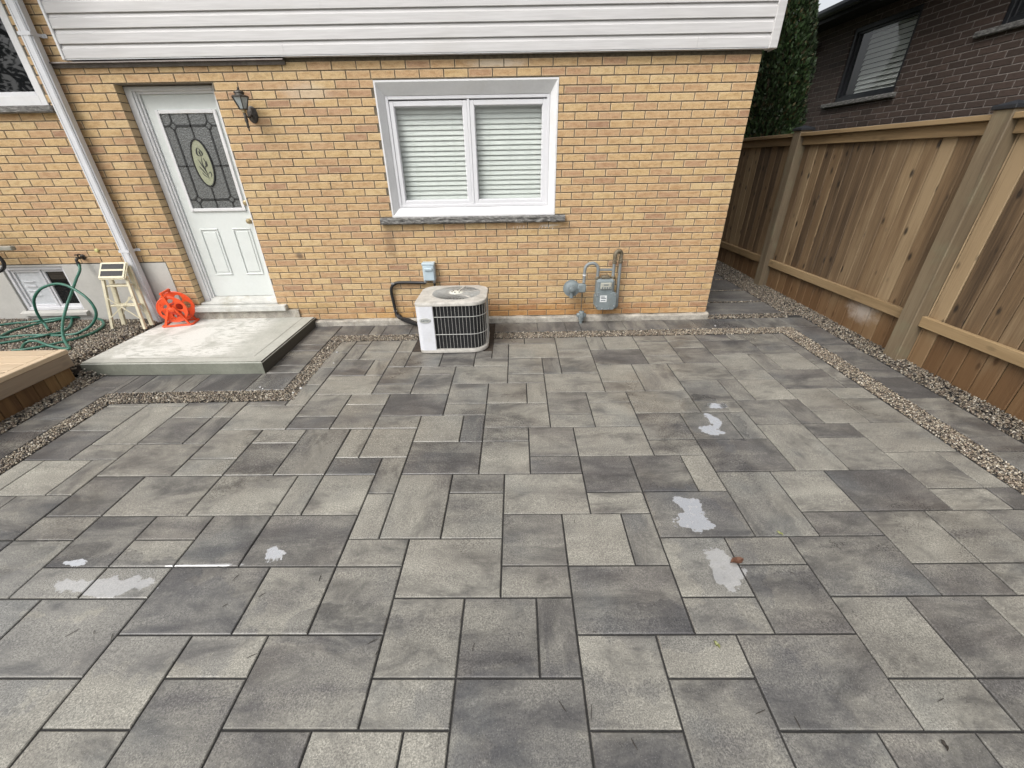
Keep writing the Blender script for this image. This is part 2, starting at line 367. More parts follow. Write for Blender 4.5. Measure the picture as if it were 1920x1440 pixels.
    MAT['alu_white'] = plain('white_aluminium', (.60, .61, .635), .35, var=.05, scale=6, bump=.02, dirt=((.5, .48, .44), .35))
    MAT['flash'] = plain('grey_flashing', (.13, .11, .10), .4, .3, var=.3, scale=12, dirt=((.3, .28, .25), .6))
    MAT['blind'] = plain('blind_slat', (.80, .79, .775), .5, var=.03, scale=4, bump=.0)
    MAT['dark_backing'] = plain('room_shade_paint', (.030, .028, .026), .9, var=.3, scale=2)  # near-black colour stands for the shade inside unlit rooms
    # --- glass
    N = NT('window_glass'); fr = N.math('MULTIPLY', N.n('ShaderNodeFresnel', IOR=1.55), N.math('SUBTRACT', 1.0, N.n('ShaderNodeNewGeometry', 6))); ms = N.n('ShaderNodeMixShader', i0=N.math('MULTIPLY', fr, 1.6, clamp=True), i1=N.n('ShaderNodeBsdfTransparent', Color=(.93, .95, .94, 1)), i2=N.n('ShaderNodeBsdfGlossy', Roughness=.012)); N.t.links.new(ms, N.out.inputs[0]); MAT['glass'] = N.m
    N = NT('dark_window_glass'); P = N.pos(); MAT['dark_glass'] = N.bsdf(Base_Color=(.010, .011, .012), Roughness=.02, Specular_IOR_Level=.45)
    N = NT('obscure_glass'); P = N.pos(); a = N.vor(P, 95, 0); b = N.noise(P, 60, 3)
    MAT['obscure'] = N.bsdf(Base_Color=N.mix(N.rng(a, .1, .6), (.045, .047, .047), (.125, .13, .128)), Roughness=.16, Specular_IOR_Level=.7, Normal=N.bump(N.math('ADD', a, b), .7, .004))
    MAT['oval_glass'] = plain('cream_glass', (.30, .31, .215), .25, var=.08, scale=12, bump=.1)
    MAT['lead'] = plain('lead_came', (.035, .036, .036), .45, .4, var=.3, scale=60)
    # --- metals and plastics
    MAT['meter'] = plain('meter_grey_paint', (.185, .215, .222), .45, .1, var=.15, scale=16, dirt=((.15, .14, .10), .5))
    MAT['pipe_grey'] = plain('pipe_grey_paint', (.215, .235, .24), .5, .1, var=.12, scale=20, dirt=((.16, .14, .11), .5))
    MAT['rusty'] = plain('weathered_fitting', (.15, .125, .085), .6, .3, var=.5, scale=40, bump=.3, dirt=((.33, .31, .24), .6))
    MAT['box_grey'] = plain('disconnect_grey_paint', (.43, .52, .57), .45, var=.06, scale=12)
    MAT['black'] = plain('black_plastic', (.012, .012, .013), .45, var=.3, scale=20)
    MAT['ac_white'] = plain('ac_white_paint', (.62, .63, .66), .4, var=.05, scale=8, dirt=((.45, .44, .36), .55))
    MAT['ac_top'] = plain('ac_weathered_top', (.47, .45, .41), .55, var=.22, scale=14, bump=.15, dirt=((.25, .23, .19), .65))
    MAT['ac_coil'] = plain('ac_black_coil', (.006, .006, .007), .7, var=.4, scale=60)
    MAT['ac_wire'] = plain('ac_grille_wire', (.42, .42, .40), .5, .2, var=.2, scale=30)
    MAT['ac_hub'] = plain('ac_fan_hub', (.62, .62, .55), .5, var=.2, scale=30)
    MAT['badge'] = plain('badge_silver', (.52, .53, .50), .35, .4, var=.1, scale=40)
    MAT['badge_ink'] = plain('badge_ink', (.10, .12, .14), .5, var=.1)
    MAT['lantern'] = plain('lantern_bronze', (.07, .062, .055), .45, .5, var=.5, scale=50, dirt=((.24, .23, .2), .6))
    MAT['brass'] = plain('aged_brass', (.42, .34, .2), .4, .8, var=.3, scale=50)
    MAT['lantern_glass'] = plain('clouded_lantern_glass', (.36, .40, .41), .2, var=.25, scale=25)
    MAT['reel'] = plain('orange_plastic', (.80, .095, .025), .38, var=.1, scale=25, bump=.03)
    MAT['reel_dark'] = plain('red_orange_plastic', (.45, .03, .012), .45, var=.15, scale=25)
    MAT['cream'] = plain('cream_stool_paint', (.60, .55, .40), .5, var=.1, scale=20, dirt=((.35, .31, .22), .4))
    MAT['tread'] = plain('grip_tape', (.06, .06, .062), .9, var=.25, scale=80, bump=.5)
    MAT['hose'] = plain('green_hose', (.028, .125, .088), .4, var=.25, scale=30, bump=.05, dirt=((.10, .16, .13), .4))
    MAT['steel'] = plain('galvanised', (.45, .46, .47), .4, .8, var=.2, scale=40)
    MAT['yellow'] = plain('faded_yellow_plastic', (.55, .52, .22), .5, var=.1)
    MAT['soffit'] = plain('dark_soffit', (.010, .009, .009), .6, var=.3, scale=10)
    MAT['frame_dark'] = plain('charcoal_frame', (.018, .020, .024), .4, var=.2, scale=10)
    MAT['shingle'] = plain('roof_shingle', (.07, .066, .062), .9, var=.4, scale=30, bump=.6)
    MAT['soil'] = plain('dark_soil', (.040, .030, .022), .95, var=.6, scale=30, bump=.9)
    MAT['lawn'] = plain('lawn_ground', (.055, .075, .028), .95, var=.5, scale=8, bump=.9)
    MAT['leaf_dry'] = plain('dry_leaf', (.10, .045, .025), .6, var=.4, scale=60)
    MAT['leaf_green'] = plain('yellow_green_leaf', (.17, .18, .06), .5, var=.2, scale=60)
    MAT['twig'] = plain('dark_needle', (.030, .024, .018), .8, var=.3, scale=60)
    MAT['chalk'] = plain('chalk', (.75, .72, .66), .9, var=.1)
    N = NT('pea_gravel'); T = N.tint(); P = N.pos(); n = N.noise(P, 160, 3)
    MAT['gravel'] = N.bsdf(Base_Color=N.mix(1.0, T.outputs[0], N.ramp(n, (.2, .75), (.8, 1.25)), 'MULTIPLY'), Roughness=.5)
    N = NT('cedar_foliage'); T = N.tint(); 
    MAT['cedar'] = N.bsdf(Base_Color=T.outputs[0], Roughness=.6, Subsurface_Weight=0.0)
    MAT['bark'] = plain('cedar_bark', (.10, .07, .05), .9, var=.4, scale=20, bump=.8)

PUDDLES = [(-.67, -1.835, .075, .038, 1), (-.78, -2.02, .045, .085, 1), (-.86, -2.13, .068, .06, 1), (-1.27, -2.81, .06, .07, 1), (-1.285, -2.92, .10, .075, 1), (-1.25, -3.2, .07, .11, .6),
           (-4.37, -3.10, .06, .02, 1), (-3.74, -3.130, .20, .008, .7), (-3.42, -3.07, .05, .045, .95), (-4.12, -3.225, .20, .045, .62)]
DAMP = [(-.8, -2.0, .22, .30), (-1.27, -2.88, .26, .22), (-1.27, -3.2, .2, .22), (-4.2, -3.22, .55, .17), (-3.75, -3.42, .5, .2), (-4.5, -3.55, .6, .25), (-2.95, -3.43, .28, .10), (-1.62, -3.46, .34, .10), (-2.2, -3.72, .45, .12), (-1.25, -3.78, .18, .22), (-2.0, -4.0, .5, .2), (-4.95, -3.05, .4, .16)]
make_materials()

# ============================================================ SETTING
def build_ground():
    m = MB()
    ys = [-400, -60, -14, -8, -4, -1, 0, 3, 60, 600]; xs = [-400, -30, -9.5, -5.8, 1.4, 8, 400]
    for y in ys:
        for x in xs: m.v.append((x, y, gz(y)-.07)); m.tint.append(m.cur)
    n = len(xs)
    for j in range(len(ys)-1):
        for i in range(n-1): m.f.append((j*n+i, j*n+i+1, (j+1)*n+i+1, (j+1)*n+i))
    o = m.build('ground', MAT['lawn'], origin=(0, 0, 0), fix=False); props(o, kind='structure')
    m = MB()                                                      # bedding under the paving and gravel
    xs = [-9.6, 1.36]; ys = [-8.5, -6, -4, -2, 0, 2, 3, 6.5]
    for a, b in zip(ys, ys[1:]):
        m.add([(xs[0], a, gz(a)-.008), (xs[1], a, gz(a)-.008), (xs[1], b, gz(b)-.008), (xs[0], b, gz(b)-.008)], [(0, 1, 2, 3)])
    o = m.build('bedding', MAT['joint'], origin=(0, 0, 0), fix=False); props(o, kind='structure')
build_ground()

U, LOX, LOY, LA = 0.15823307, -2.71043026, -0.67643859, -0.01915806
def lat(i, j):
    """paving lattice -> world"""
    wv = max(0.0, min(1.3, (i-6)/14.0))**1.2
    i2 = i + .35*wv; j2 = j + .3*wv*(1+max(-20, j)/20.0)
    a, b = LOX+U*i2, LOY+U*j2
    return (cos(LA)*a - sin(LA)*b, sin(LA)*a + cos(LA)*b)
def clip(poly, nx, ny, d):
    """keep nx*x+ny*y <= d"""
    out = []
    for k in range(len(poly)):
        A, B = poly[k], poly[(k+1) % len(poly)]
        da, db = nx*A[0]+ny*A[1]-d, nx*B[0]+ny*B[1]-d
        if da <= 0: out.append(A)
        if da*db < 0:
            t = da/(da-db); out.append((A[0]+(B[0]-A[0])*t, A[1]+(B[1]-A[1])*t))
    return out
def inset(poly, d):
    n = len(poly); L = []
    for k in range(n):
        A, B = poly[k], poly[(k+1) % n]; ex, ey = B[0]-A[0], B[1]-A[1]; l = math.hypot(ex, ey)
        if l < 1e-6: continue
        nx, ny = -ey/l, ex/l                                      # inward for ccw
        L.append((nx, ny, nx*A[0]+ny*A[1]+d))
    out = []
    for k in range(len(L)):
        a, b = L[k-1], L[k]; det = a[0]*b[1]-a[1]*b[0]
        if abs(det) < 1e-4: continue
        out.append(((a[2]*b[1]-a[1]*b[2])/det, (a[0]*b[2]-a[2]*b[0])/det))
    return out
def area(p): return .5*sum(p[k-1][0]*p[k][1]-p[k][0]*p[k-1][1] for k in range(len(p)))
def paver(parent, poly, tone, orient=0.0, thick=.045, joint=.0038, name='paver', lift=0.0):
    poly = inset(poly, joint)
    if len(poly) < 3 or area(poly) < .0012: return None
    top = inset(poly, .0035)
    if len(top) != len(poly) or area(top) < .0008: top = poly
    m = MB(); n = len(poly); dz = random.uniform(-.0012, .0012)+lift
    m.cur = (tone, random.random(), orient, 1)
    vs = [(x, y, gz(y)+dz) for x, y in top] + [(x, y, gz(y)-.0035+dz) for x, y in poly] + [(x, y, gz(y)-thick) for x, y in poly]
    fs = [tuple(range(n))] + [(i, n+i, n+(i+1) % n, (i+1) % n) for i in range(n)] + [(n+i, 2*n+i, 2*n+(i+1) % n, n+(i+1) % n) for i in range(n)]
    m.add(vs, fs)
    cx = sum(p[0] for p in poly)/n; cy = sum(p[1] for p in poly)/n
    return m.build(name, MAT['paver'], parent, origin=(cx, cy, gz(cy)-thick), fix=False)

PAV = "-16 -13 2 2 80;-14 -13 1 2 60;-10 -12 2 1 70;-13 -14 2 2 35;-11 -14 3 2 55;-8 -14 3 2 65;-13 -15 2 1 55;-11 -16 2 2 35;-9 -15 2 1 40;-9 -16 2 1 60;-7 -16 2 2 35;-11 -17 2 1 85;-9 -17 2 1 85;-10 -19 3 2 60;-7 -18 3 2 40;-4 -18 2 2 60;-5 -16 3 2 30;-2 -18 2 2 50;-2 -16 2 1 55;0 -17 3 2 70;-2 -15 1 2 65;-2 -13 1 2 55;-4 -12 2 1 25;-4 -14 2 2 70;-5 -14 1 2 55;-1 -15 2 3 55;1 -13 2 1 45;1 -15 2 2 60;3 -14 3 2 65;3 -16 2 2 35;3 -17 2 1 40;4 -12 2 1 35;6 -13 2 2 20;8 -13 2 2 30;10 -13 1 2 75;6 -14 2 1 65;8 -15 3 2 45;5 -16 2 2 60;7 -16 1 2 45;5 -18 3 2 30;8 -17 2 2 75;10 -16 2 1 45;8 -18 2 1 65;10 -18 2 2 35;11 -15 2 3 50;13 -14 2 2 60;15 -14 3 2 25;13 -15 2 1 35;15 -16 2 2 50;12 -17 3 2 35;15 -17 2 1 35;12 -19 2 2 60;18 -13 2 2 55;18 -14 2 1 70;-15 -10 2 3 65;-13 -10 2 2 35;-11 -10 1 2 45;-15 -11 2 1 55;-13 -12 3 2 60;-10 -11 2 2 60;-10 -9 3 2 65;-6 -2 2 1 50;-4 -3 1 2 55;-7 -4 2 2 40;-5 -4 1 2 60;-7 -6 3 2 65;-4 -5 2 2 40;-4 -6 2 1 55;-7 -8 2 2 55;-5 -7 2 1 60;-7 -9 2 1 30;-5 -9 2 2 50;-3 -8 3 2 20;-8 -10 2 1 60;-8 -12 2 2 45;-6 -12 2 3 50;-4 -11 1 2 65;-3 -11 2 2 65;-3 -9 2 1 55;-3 -3 2 2 50;-1 -3 2 2 30;1 -3 2 1 55;2 -2 1 2 40;3 -2 3 2 70;6 -2 2 1 60;3 -4 2 2 60;5 -4 1 2 40;6 -4 2 2 60;-2 -4 2 1 50;-2 -6 2 2 45;0 -5 3 2 60;3 -5 2 1 50;0 -7 2 2 55;2 -7 2 2 55;4 -7 1 2 60;5 -6 3 2 60;0 -8 2 1 50;2 -9 3 2 60;5 -8 2 2 40;5 -9 2 1 50;7 -7 2 1 60;7 -9 2 2 60;-1 -10 2 2 75;1 -10 1 2 35;2 -10 2 1 50;4 -11 2 2 35;2 -12 2 2 65;-1 -12 3 2 30;6 -11 3 2 65;9 -10 2 2 40;9 -11 2 1 55;9 -8 3 2 60;11 -10 2 2 50;13 -10 1 2 55;12 -8 2 1 50;12 -7 2 2 45;14 -7 1 2 45;12 -5 3 2 50;10 -6 2 3 55;8 -5 2 2 65;8 -6 2 1 60;8 -3 3 2 25;11 -2 2 2 55;11 -3 2 1 50;13 -1 2 1 60;13 -3 2 2 30;15 -2 3 2 30;18 -1 2 2 45;18 -2 2 1 45;18 -4 2 2 70;17 -4 1 2 50;15 -4 2 2 50;15 -5 2 1 55;17 -6 3 2 30;17 -8 2 2 65;17 -9 2 1 60;15 -7 2 2 70;14 -9 2 2 35;16 -9 1 2 35;14 -12 2 3 65;16 -10 2 1 30;16 -12 2 2 55;11 -12 3 2 25;-7 -20 2 2 75;-5 -19 2 1 75;-3 -20 3 2 40;0 -20 2 1 70;0 -19 2 2 50;2 -19 2 2 40;4 -19 1 2 35;5 -20 2 2 65;7 -19 2 1 60;9 -20 3 2 40;12 -20 2 1 65;-17 -13 1 2 80;-15 -15 2 2 40;-13 -17 2 2 75;-12 -19 2 2 70;-17 -7 2 1 45;-17 -9 2 2 50;-15 -7 2 1 60;-13 -8 2 2 50;-11 -8 1 2 50;-10 -7 2 1 40;-17 -11 2 2 15;-8 -7 1 2 50;-7 0 1 1 50;-7 -2 1 2 40;-8 -1 1 2 50;-8 -3 1 2 40;-8 -5 1 2 40;-6 -1 2 2 55;-4 -1 1 2 60;1 -2 1 1 50;2 0 2 1 50;4 0 2 1 35;6 -1 2 2 55;8 -1 1 2 50;9 -1 2 2 60;11 0 2 2 40;13 0 2 2 55;15 0 2 2 30;17 0 1 2 50;20 -1 2 3 40;20 -3 2 2 40;20 -5 2 2 55;20 -6 2 1 35;19 -7 3 1 65;19 -9 3 2 50;18 -11 4 2 60;20 -13 2 2 60;20 -14 2 1 30;17 -16 2 2 55;19 -16 2 2 40;17 -17 2 1 60;14 -19 2 2 35;16 -19 2 2 60;-9 -21 2 2 75;-5 -21 2 2 35;-7 -22 2 2 70;-3 -21 2 1 35;-1 -21 2 1 75;1 -22 1 2 70;2 -21 3 2 45;5 -22 2 2 35;7 -21 2 2 45;9 -21 2 1 50;11 -22 2 2 35;14 -20 2 1 30;13 -22 3 2 35"
patio = empty('patio', (0, 0, gz(0)-.05)); props(patio, kind='structure')
def build_patio():
    rects = [tuple(map(int, s.split())) for s in PAV.split(';')]
    used = set()
    for x, y, a, b, t in rects: used |= {(x+i, y+j) for i in range(a) for j in range(b)}
    hole = {(i, j) for i in range(-3, 2) for j in range(-1, 2)}
    shapes = [(3, 2), (2, 3), (2, 2), (2, 2), (2, 1), (1, 2)]
    R = random.Random(5)
    for j in range(1, -25, -1):                                   # carry the pattern on past the picture's edges
        for i in range(-18, 22):
            if (i, j) in used or (i, j) in hole: continue
            x0, y0 = lat(i+.5, j+.5)
            if y0 > -.42 or x0 > .66 or x0 < -5.5 or (x0 < -3.95 and y0 > -1.6): continue
            sh = shapes[:]; R.shuffle(sh); sh.sort(key=lambda q: -q[0]*q[1]*R.uniform(.5, 1)); sh.append((1, 1))
            for a, b in sh:
                cells = {(i+k, j-l) for k in range(a) for l in range(b)}
                if not cells & used and not cells & hole and all(c[0] < 22 for c in cells):
                    used |= cells; rects.append((i, j-b+1, a, b, R.randint(25, 75))); break
    for x, y, a, b, t in rects:
        poly = [lat(x, y), lat(x+a, y), lat(x+a, y+b), lat(x, y+b)]
        cx = sum(p[0] for p in poly)/4; cy = sum(p[1] for p in poly)/4
        poly = clip(poly, 0, 1, -.492); poly = clip(poly, 1, 0, .608); poly = clip(poly, -1, 0, 5.435)
        if len(poly) < 3: continue
        cx = sum(p[0] for p in poly)/len(poly); cy = sum(p[1] for p in poly)/len(poly)
        if min(p[0] for p in poly) < -3.972 and max(p[1] for p in poly) > -1.638:
            poly = clip(poly, 0, 1, -1.638) if cx < -3.99 else clip(poly, -1, 0, 4.03)
        if -3.25 < cx < -2.3 and cy > -.8:                        # round the opening left for the condenser
            if cx < -2.8 and max(p[0] for p in poly) < -2.9: poly = clip(poly, 1, 0, -3.19)
        if len(poly) < 3: continue
        paver(patio, poly, t/100*.80+.13, 0.0 if a >= b else 1.0)
build_patio()

border = empty('paver_border', (0, 0, gz(0)-.05)); props(border, kind='structure')
def build_border():
    def rect(x0, x1, y0, y1, tone, o): paver(border, [(x0, y0), (x1, y0), (x1, y1), (x0, y1)], tone, o, joint=.0022)
    R = random.Random(3)
    def run(a, axis, lo, hi, ori, tones=None):
        for k, (s, e) in enumerate(zip(a, a[1:])):
            t = tones[k] if tones and k < len(tones) else R.uniform(.2, .55)
            s, e = min(s, e), max(s, e)
            if axis == 'x': rect(s, e, lo, hi, t, ori)
            else: rect(lo, hi, s, e, t, ori)
    run([-4.13, -3.76, -3.62, -3.32, -3.19], 'x', -.325, -.058, 1, [.3, .45, .35, .35])
    run([-2.40, -1.93, -1.62, -1.46, -1.15, -.97, -.5, -.18, -.02, .32, .48, .81, 1.095], 'x', -.322, -.055, 1, [.4, .3, .35, .32, .38, .45, .4, .36, .28, .4, .42, .35])
    run([-.325, -.80, -.955, -1.45, -1.78, -1.94, -2.26, -2.42, -2.9, -3.06, -3.38, -3.86, -4.02, -4.5], 'y', .81, 1.095, 0, [.28, .4, .34, .2, .55, .45, .42, .5, .3])
    run([-5.885, -5.55, -5.40, -5.07, -4.92, -4.46, -4.135], 'x', -1.462, -1.165, 1, [.3, .25, .38, .45, .2, .3])
    run([-.06, -.33, -.56, -.70, -1.02, -1.165], 'y', -4.435, -4.135, 0, [.35, .42, .3, .4, .45])
    run([-1.165, -1.37, -1.84, -1.99, -2.3, -2.78, -2.94, -3.4, -3.9], 'y', -5.885, -5.597, 0, [.3, .32, .42, .3, .35])
    # stepping slabs in the side passage
    for k, (a, b) in enumerate([(.095, .49), (.535, .96), (1.0, 1.48), (1.53, 2.0), (2.05, 2.5), (2.55, 3.0)]):
        paver(border, [(.07, a), (.95, a), (.95, b), (.07, b)], [.36, .3, .34, .3, .3, .3][k], 0, name='stepping_slab')
build_border()

# ---- pea gravel: one mass of real stones
ICO_V = None
def gravel(name, rects, dens, zf, rmin=.006, rmax=.0125, label=None, dark=1.0):
    global ICO_V, ICO_F
    if ICO_V is None:
        b = bmesh.new(); bmesh.ops.create_icosphere(b, subdivisions=1, radius=1); b.verts.index_update()
        ICO_V = np.array([v.co[:] for v in b.verts]); ICO_F = np.array([[v.index for v in f.verts] for f in b.faces]); b.free()
    P = []
    for (x0, x1, y0, y1) in rects:
        n = int(dens*(x1-x0)*(y1-y0)); e = .007; x0 += e; x1 -= e; y0 += e; y1 -= e; P.append(np.stack([rng.uniform(x0, x1, n), rng.uniform(y0, y1, n)], 1))
    P = np.concatenate(P); n = len(P)
    r = rng.uniform(rmin, rmax, n); sc = np.stack([r*rng.uniform(.9, 1.5, n), r*rng.uniform(.75, 1.1, n), r*rng.uniform(.45, .8, n)], 1)
    q = rng.normal(size=(n, 4)); q[:, 1:3] *= .5; q /= np.linalg.norm(q, axis=1)[:, None]
    a, b, c, d = q.T                                             # a=w, b=x, c=y, d=z
    Rm = np.stack([1-2*(c*c+d*d), 2*(b*c-a*d), 2*(b*d+a*c), 2*(b*c+a*d), 1-2*(b*b+d*d), 2*(c*d-a*b), 2*(b*d-a*c), 2*(c*d+a*b), 1-2*(b*b+c*c)], 1).reshape(n, 3, 3)
    jit = ICO_V[None]*(1+rng.uniform(-.14, .14, (n, len(ICO_V), 1)))
    V = np.einsum('nij,nkj->nki', Rm, jit*sc[:, None, :])
    z = np.array([zf(x, y) for x, y in P]) + rng.uniform(-.006, .004, n)
    V += np.stack([P[:, 0], P[:, 1], z], 1)[:, None, :]
    pal = np.array([(.34, .29, .22), (.25, .21, .165), (.46, .42, .34), (.14, .12, .10), (.28, .225, .18), (.66, .63, .56), (.06, .052, .046), (.20, .185, .165), (.33, .275, .22), (.12, .105, .09), (.52, .47, .38)])
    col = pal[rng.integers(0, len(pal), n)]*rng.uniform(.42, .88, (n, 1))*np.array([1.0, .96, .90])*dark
    k = len(ICO_V); F = (ICO_F[None]+(np.arange(n)*k)[:, None, None]).reshape(-1, 3)
    me = bpy.data.meshes.new(name)
    me.vertices.add(n*k); me.vertices.foreach_set('co', V.astype(np.float32).ravel())
    me.loops.add(len(F)*3); me.loops.foreach_set('vertex_index', F.astype(np.int32).ravel())
    me.polygons.add(len(F)); me.polygons.foreach_set('loop_start', (np.arange(len(F))*3).astype(np.int32))
    me.polygons.foreach_set('use_smooth', np.ones(len(F), dtype=bool))
    me.update(); me.validate()
    at = me.color_attributes.new('tint', 'FLOAT_COLOR', 'POINT')
    cc = np.repeat(np.concatenate([col, np.ones((n, 1))], 1), k, 0); at.data.foreach_set('color', cc.astype(np.float32).ravel())
    me.materials.append(MAT['gravel'])
    o = link(bpy.data.objects.new(name, me)); props(o, label, 'gravel', kind='stuff'); return o
def zpatio(x, y): return gz(y)-.001
gravel('gravel_strip', [(-4.125, -3.19, -.488, -.33), (-2.41, .80, -.488, -.33), (.612, .805, -4.6, -.33), (-4.13, -3.977, -1.46, -.488), (-5.59, -3.97, -1.637, -1.462), (-5.592, -5.44, -4.2, -1.635)],
       13500, zpatio, .004, .0085, label='inlaid strip of tan and grey pea gravel running round the pavers')
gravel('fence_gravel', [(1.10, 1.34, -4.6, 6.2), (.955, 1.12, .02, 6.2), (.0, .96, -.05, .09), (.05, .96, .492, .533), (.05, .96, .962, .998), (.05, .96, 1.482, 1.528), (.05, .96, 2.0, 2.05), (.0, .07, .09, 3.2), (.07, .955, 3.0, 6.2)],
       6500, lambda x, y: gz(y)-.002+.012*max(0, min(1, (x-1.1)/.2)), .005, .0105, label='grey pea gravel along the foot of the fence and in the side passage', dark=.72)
def zleft(x, y):
    t = max(0.0, min(1.0, (-5.95-x)/.2)); base = gz(y)+(.052-gz(y))*t*min(1, max(0, (y+1.32)/.18))
    return base + .035*max(0, -7.0-x)
gravel('yard_gravel', [(-9.4, -6.085, -1.22, -.012), (-6.06, -5.89, -4.2, -1.1)], 6500, zleft, .006, .0115, label='reddish grey gravel bed below the basement window')
m = MB()                                                         # soil mound under that bed
for a in range(12):
    for b in range(6):
        x0, x1 = -9.5+a*.285, -9.5+(a+1)*.285; y0, y1 = -1.22+b*.2035, -1.22+(b+1)*.2035
        m.add([(x, y, zleft(x, y)-.012) for x, y in ((x0, y0), (x1, y0), (x1, y1), (x0, y1))], [(0, 1, 2, 3)])
props(m.build('gravel_bed', MAT['soil'], fix=False), kind='structure')

# ============================================================ BRICKWORK
def in_frame_area(c4):
    q = [project(p) for p in c4]
    if any(k is None for k in q): return 0
    cx = sum(k[0] for k in q)/4; cy = sum(k[1] for k in q)/4
    if not (-10 < cx < 1930 and -10 < cy < 1450): return 0
    return abs(area(q))
def brickwork(parent, F, x0, x1, z0, z1, h, L, phase, openings, mat_b, depth=.09, gap=.0085, keep=300, seed=1, extra_first=None, visible=None):
    """F(u, d, z) -> world, u along the wall, d out of the face; bricks as children of `parent`, the largest `keep` singly, the rest joined"""
    R = random.Random(seed); items = []
    k0 = int(math.floor(z0/h+1e-6)); k = k0
    while k*h < z1-.012:
        za, zb = max(z0, k*h+gap/2), min(z1, (k+1)*h-gap/2)
        ph = phase[k % 2] + R.uniform(-.006, .006)
        u = x0 + ((ph-x0) % L) - L
        iv = []
        while u < x1:
            iv.append((u+gap/2, u+L-gap/2)); u += L
        for (a, b) in iv:
            segs = [(max(a, x0), min(b, x1))]
            for (oa, ob, oc, od) in openings:
                if zb > oc+.02 and za < od-.02:
                    new = []
                    for s, e in segs:
                        if e <= oa or s >= ob: new.append((s, e)); continue
                        if s < oa: new.append((s, oa))
                        if e > ob: new.append((ob, e))
                    segs = new
            for s, e in segs:
                if e-s < .025: continue
                items.append((s, e, za, zb))
        k += 1
    data = []
    for s, e, za, zb in items:
        ar = in_frame_area([F(s, 0, za), F(e, 0, za), F(e, 0, zb), F(s, 0, zb)]) 
        if visible and not visible((s+e)/2, (za+zb)/2): ar = 0
        data.append((ar, s, e, za, zb))
    data.sort(key=lambda q: -q[0])
    def one(m, uvs, s, e, za, zb):
        c = .0028; pr = R.uniform(-.0015, .0015)
        o = [(s, za), (e, za), (e, zb), (s, zb)]; i = [(s+c, za+c), (e-c, za+c), (e-c, zb-c), (s+c, zb-c)]
        vs = [F(u, pr, z) for u, z in i] + [F(u, pr-c, z) for u, z in o] + [F(u, -depth, z) for u, z in o]
        t = min(1, max(0, R.gauss(.57, .21)))
        m.add(vs, [(0, 1, 2, 3)] + [(q, 4+q, 4+(q+1) % 4, (q+1) % 4) for q in range(4)] + [(4+q, 8+q, 8+(q+1) % 4, 4+(q+1) % 4) for q in range(4)], (t, R.random(), 0, 1))
        q4 = [(0.02, .05), (.98, .05), (.98, .95), (.02, .95)]; o4 = [(0, 0), (1, 0), (1, 1), (0, 1)]
        uvs += q4 + o4 + o4
    def finish(m, uvs, name, kind=None):
        o = m.build(name, mat_b, parent, fix=True)
        me = o.data; ul = me.uv_layers.new(name='UVMap'); U2 = np.array(uvs, dtype=np.float32)
        vi = np.empty(len(me.loops), dtype=np.int32); me.loops.foreach_get('vertex_index', vi)
        ul.data.foreach_set('uv', U2[vi].ravel())
        if kind: o['kind'] = kind
    for ar, s, e, za, zb in data[:keep]:
        if ar < 40: break
        m = MB(); uvs = []; one(m, uvs, s, e, za, zb); finish(m, uvs, 'brick')
    else: pass
    rest = [d for k2, d in enumerate(data) if k2 >= keep or d[0] < 40]
    if rest:
        m = MB(); uvs = []
        for ar, s, e, za, zb in rest: one(m, uvs, s, e, za, zb)
        finish(m, uvs, 'bricks', 'stuff')
def backing(F, x0, x1, z0, z1, openings, d=-.006, reveal=.1, plain_openings=()):
    """mortar face with openings and their reveals"""
    m = MB()
    xs = sorted({x0, x1} | {v for o in openings for v in o[:2] if x0 < v < x1}); zs = sorted({z0, z1} | {v for o in openings for v in o[2:] if z0 < v < z1})
    for a, b in zip(xs, xs[1:]):
        for c, e in zip(zs, zs[1:]):
            mx, mz = (a+b)/2, (c+e)/2
            if any(o[0] < mx < o[1] and o[2] < mz < o[3] for o in openings): continue
            m.add([F(a, d, c), F(b, d, c), F(b, d, e), F(a, d, e)], [(0, 1, 2, 3)])
    for a, b, c, e in openings:
        if (a, b, c, e) in plain_openings: continue
        q = .004
        for (ua, za, ub, zb) in ((a-q, c, a-q, e), (b+q, c, b+q, e), (a, c, b, c), (a, e, b, e)):
            m.add([F(ua, d, za), F(ub, d, zb), F(ub, -reveal, zb), F(ua, -reveal, za)], [(0, 1, 2, 3)])
    return m

# ============================================================ THE HOUSE
HH, LL = .0667, .2143
house = empty('house', (-3, .1, 0), 'yellow buff brick house with pale grey siding above its ground floor', 'house')
FW = lambda u, d, z: Vector((u, -d, z))
DOOR = (-5.683, -4.822, -.12, 2.196); WIN = (-3.403, -1.757, 1.062, 2.196); LWIN = (-7.95, -6.322, 2.001, 3.068); PARGE = (-9.6, -5.868, -.12, .667); UPPER = (-5.955, .2, 2.372, 3.5)
OPEN = [DOOR, WIN, LWIN, PARGE, UPPER]
wall = backing(FW, -9.6, -.004, 0, 3.2, OPEN, reveal=.19, plain_openings=(UPPER, PARGE)).build('brick_wall', MAT['mortar'], house, fix=False)
brickwork(wall, FW, -9.6, 0.0, 0, 3.2, HH, LL, (-.10, -.205), OPEN, MAT['brick'], keep=300, seed=4, depth=.1)
FS = lambda u, d, z: Vector((d, u, z))
wall2 = backing(FS, .0, 6.0, 0, 2.372, []).build('side_wall', MAT['mortar'], house, fix=False)
brickwork(wall2, FS, .092, 6.0, 0, 2.372, HH, LL, (.1, .2), [], MAT['brick'], keep=0, seed=5)
m = MB(); m.box(-5.95, -.1, .30, 6.0, -.1, 5.1); m.box(-9.6, -5.95, .42, 6.0, -.1, 3.15); m.build('dark_backing', MAT['dark_backing'], house)  # solid dark core added to block light, no rooms inside
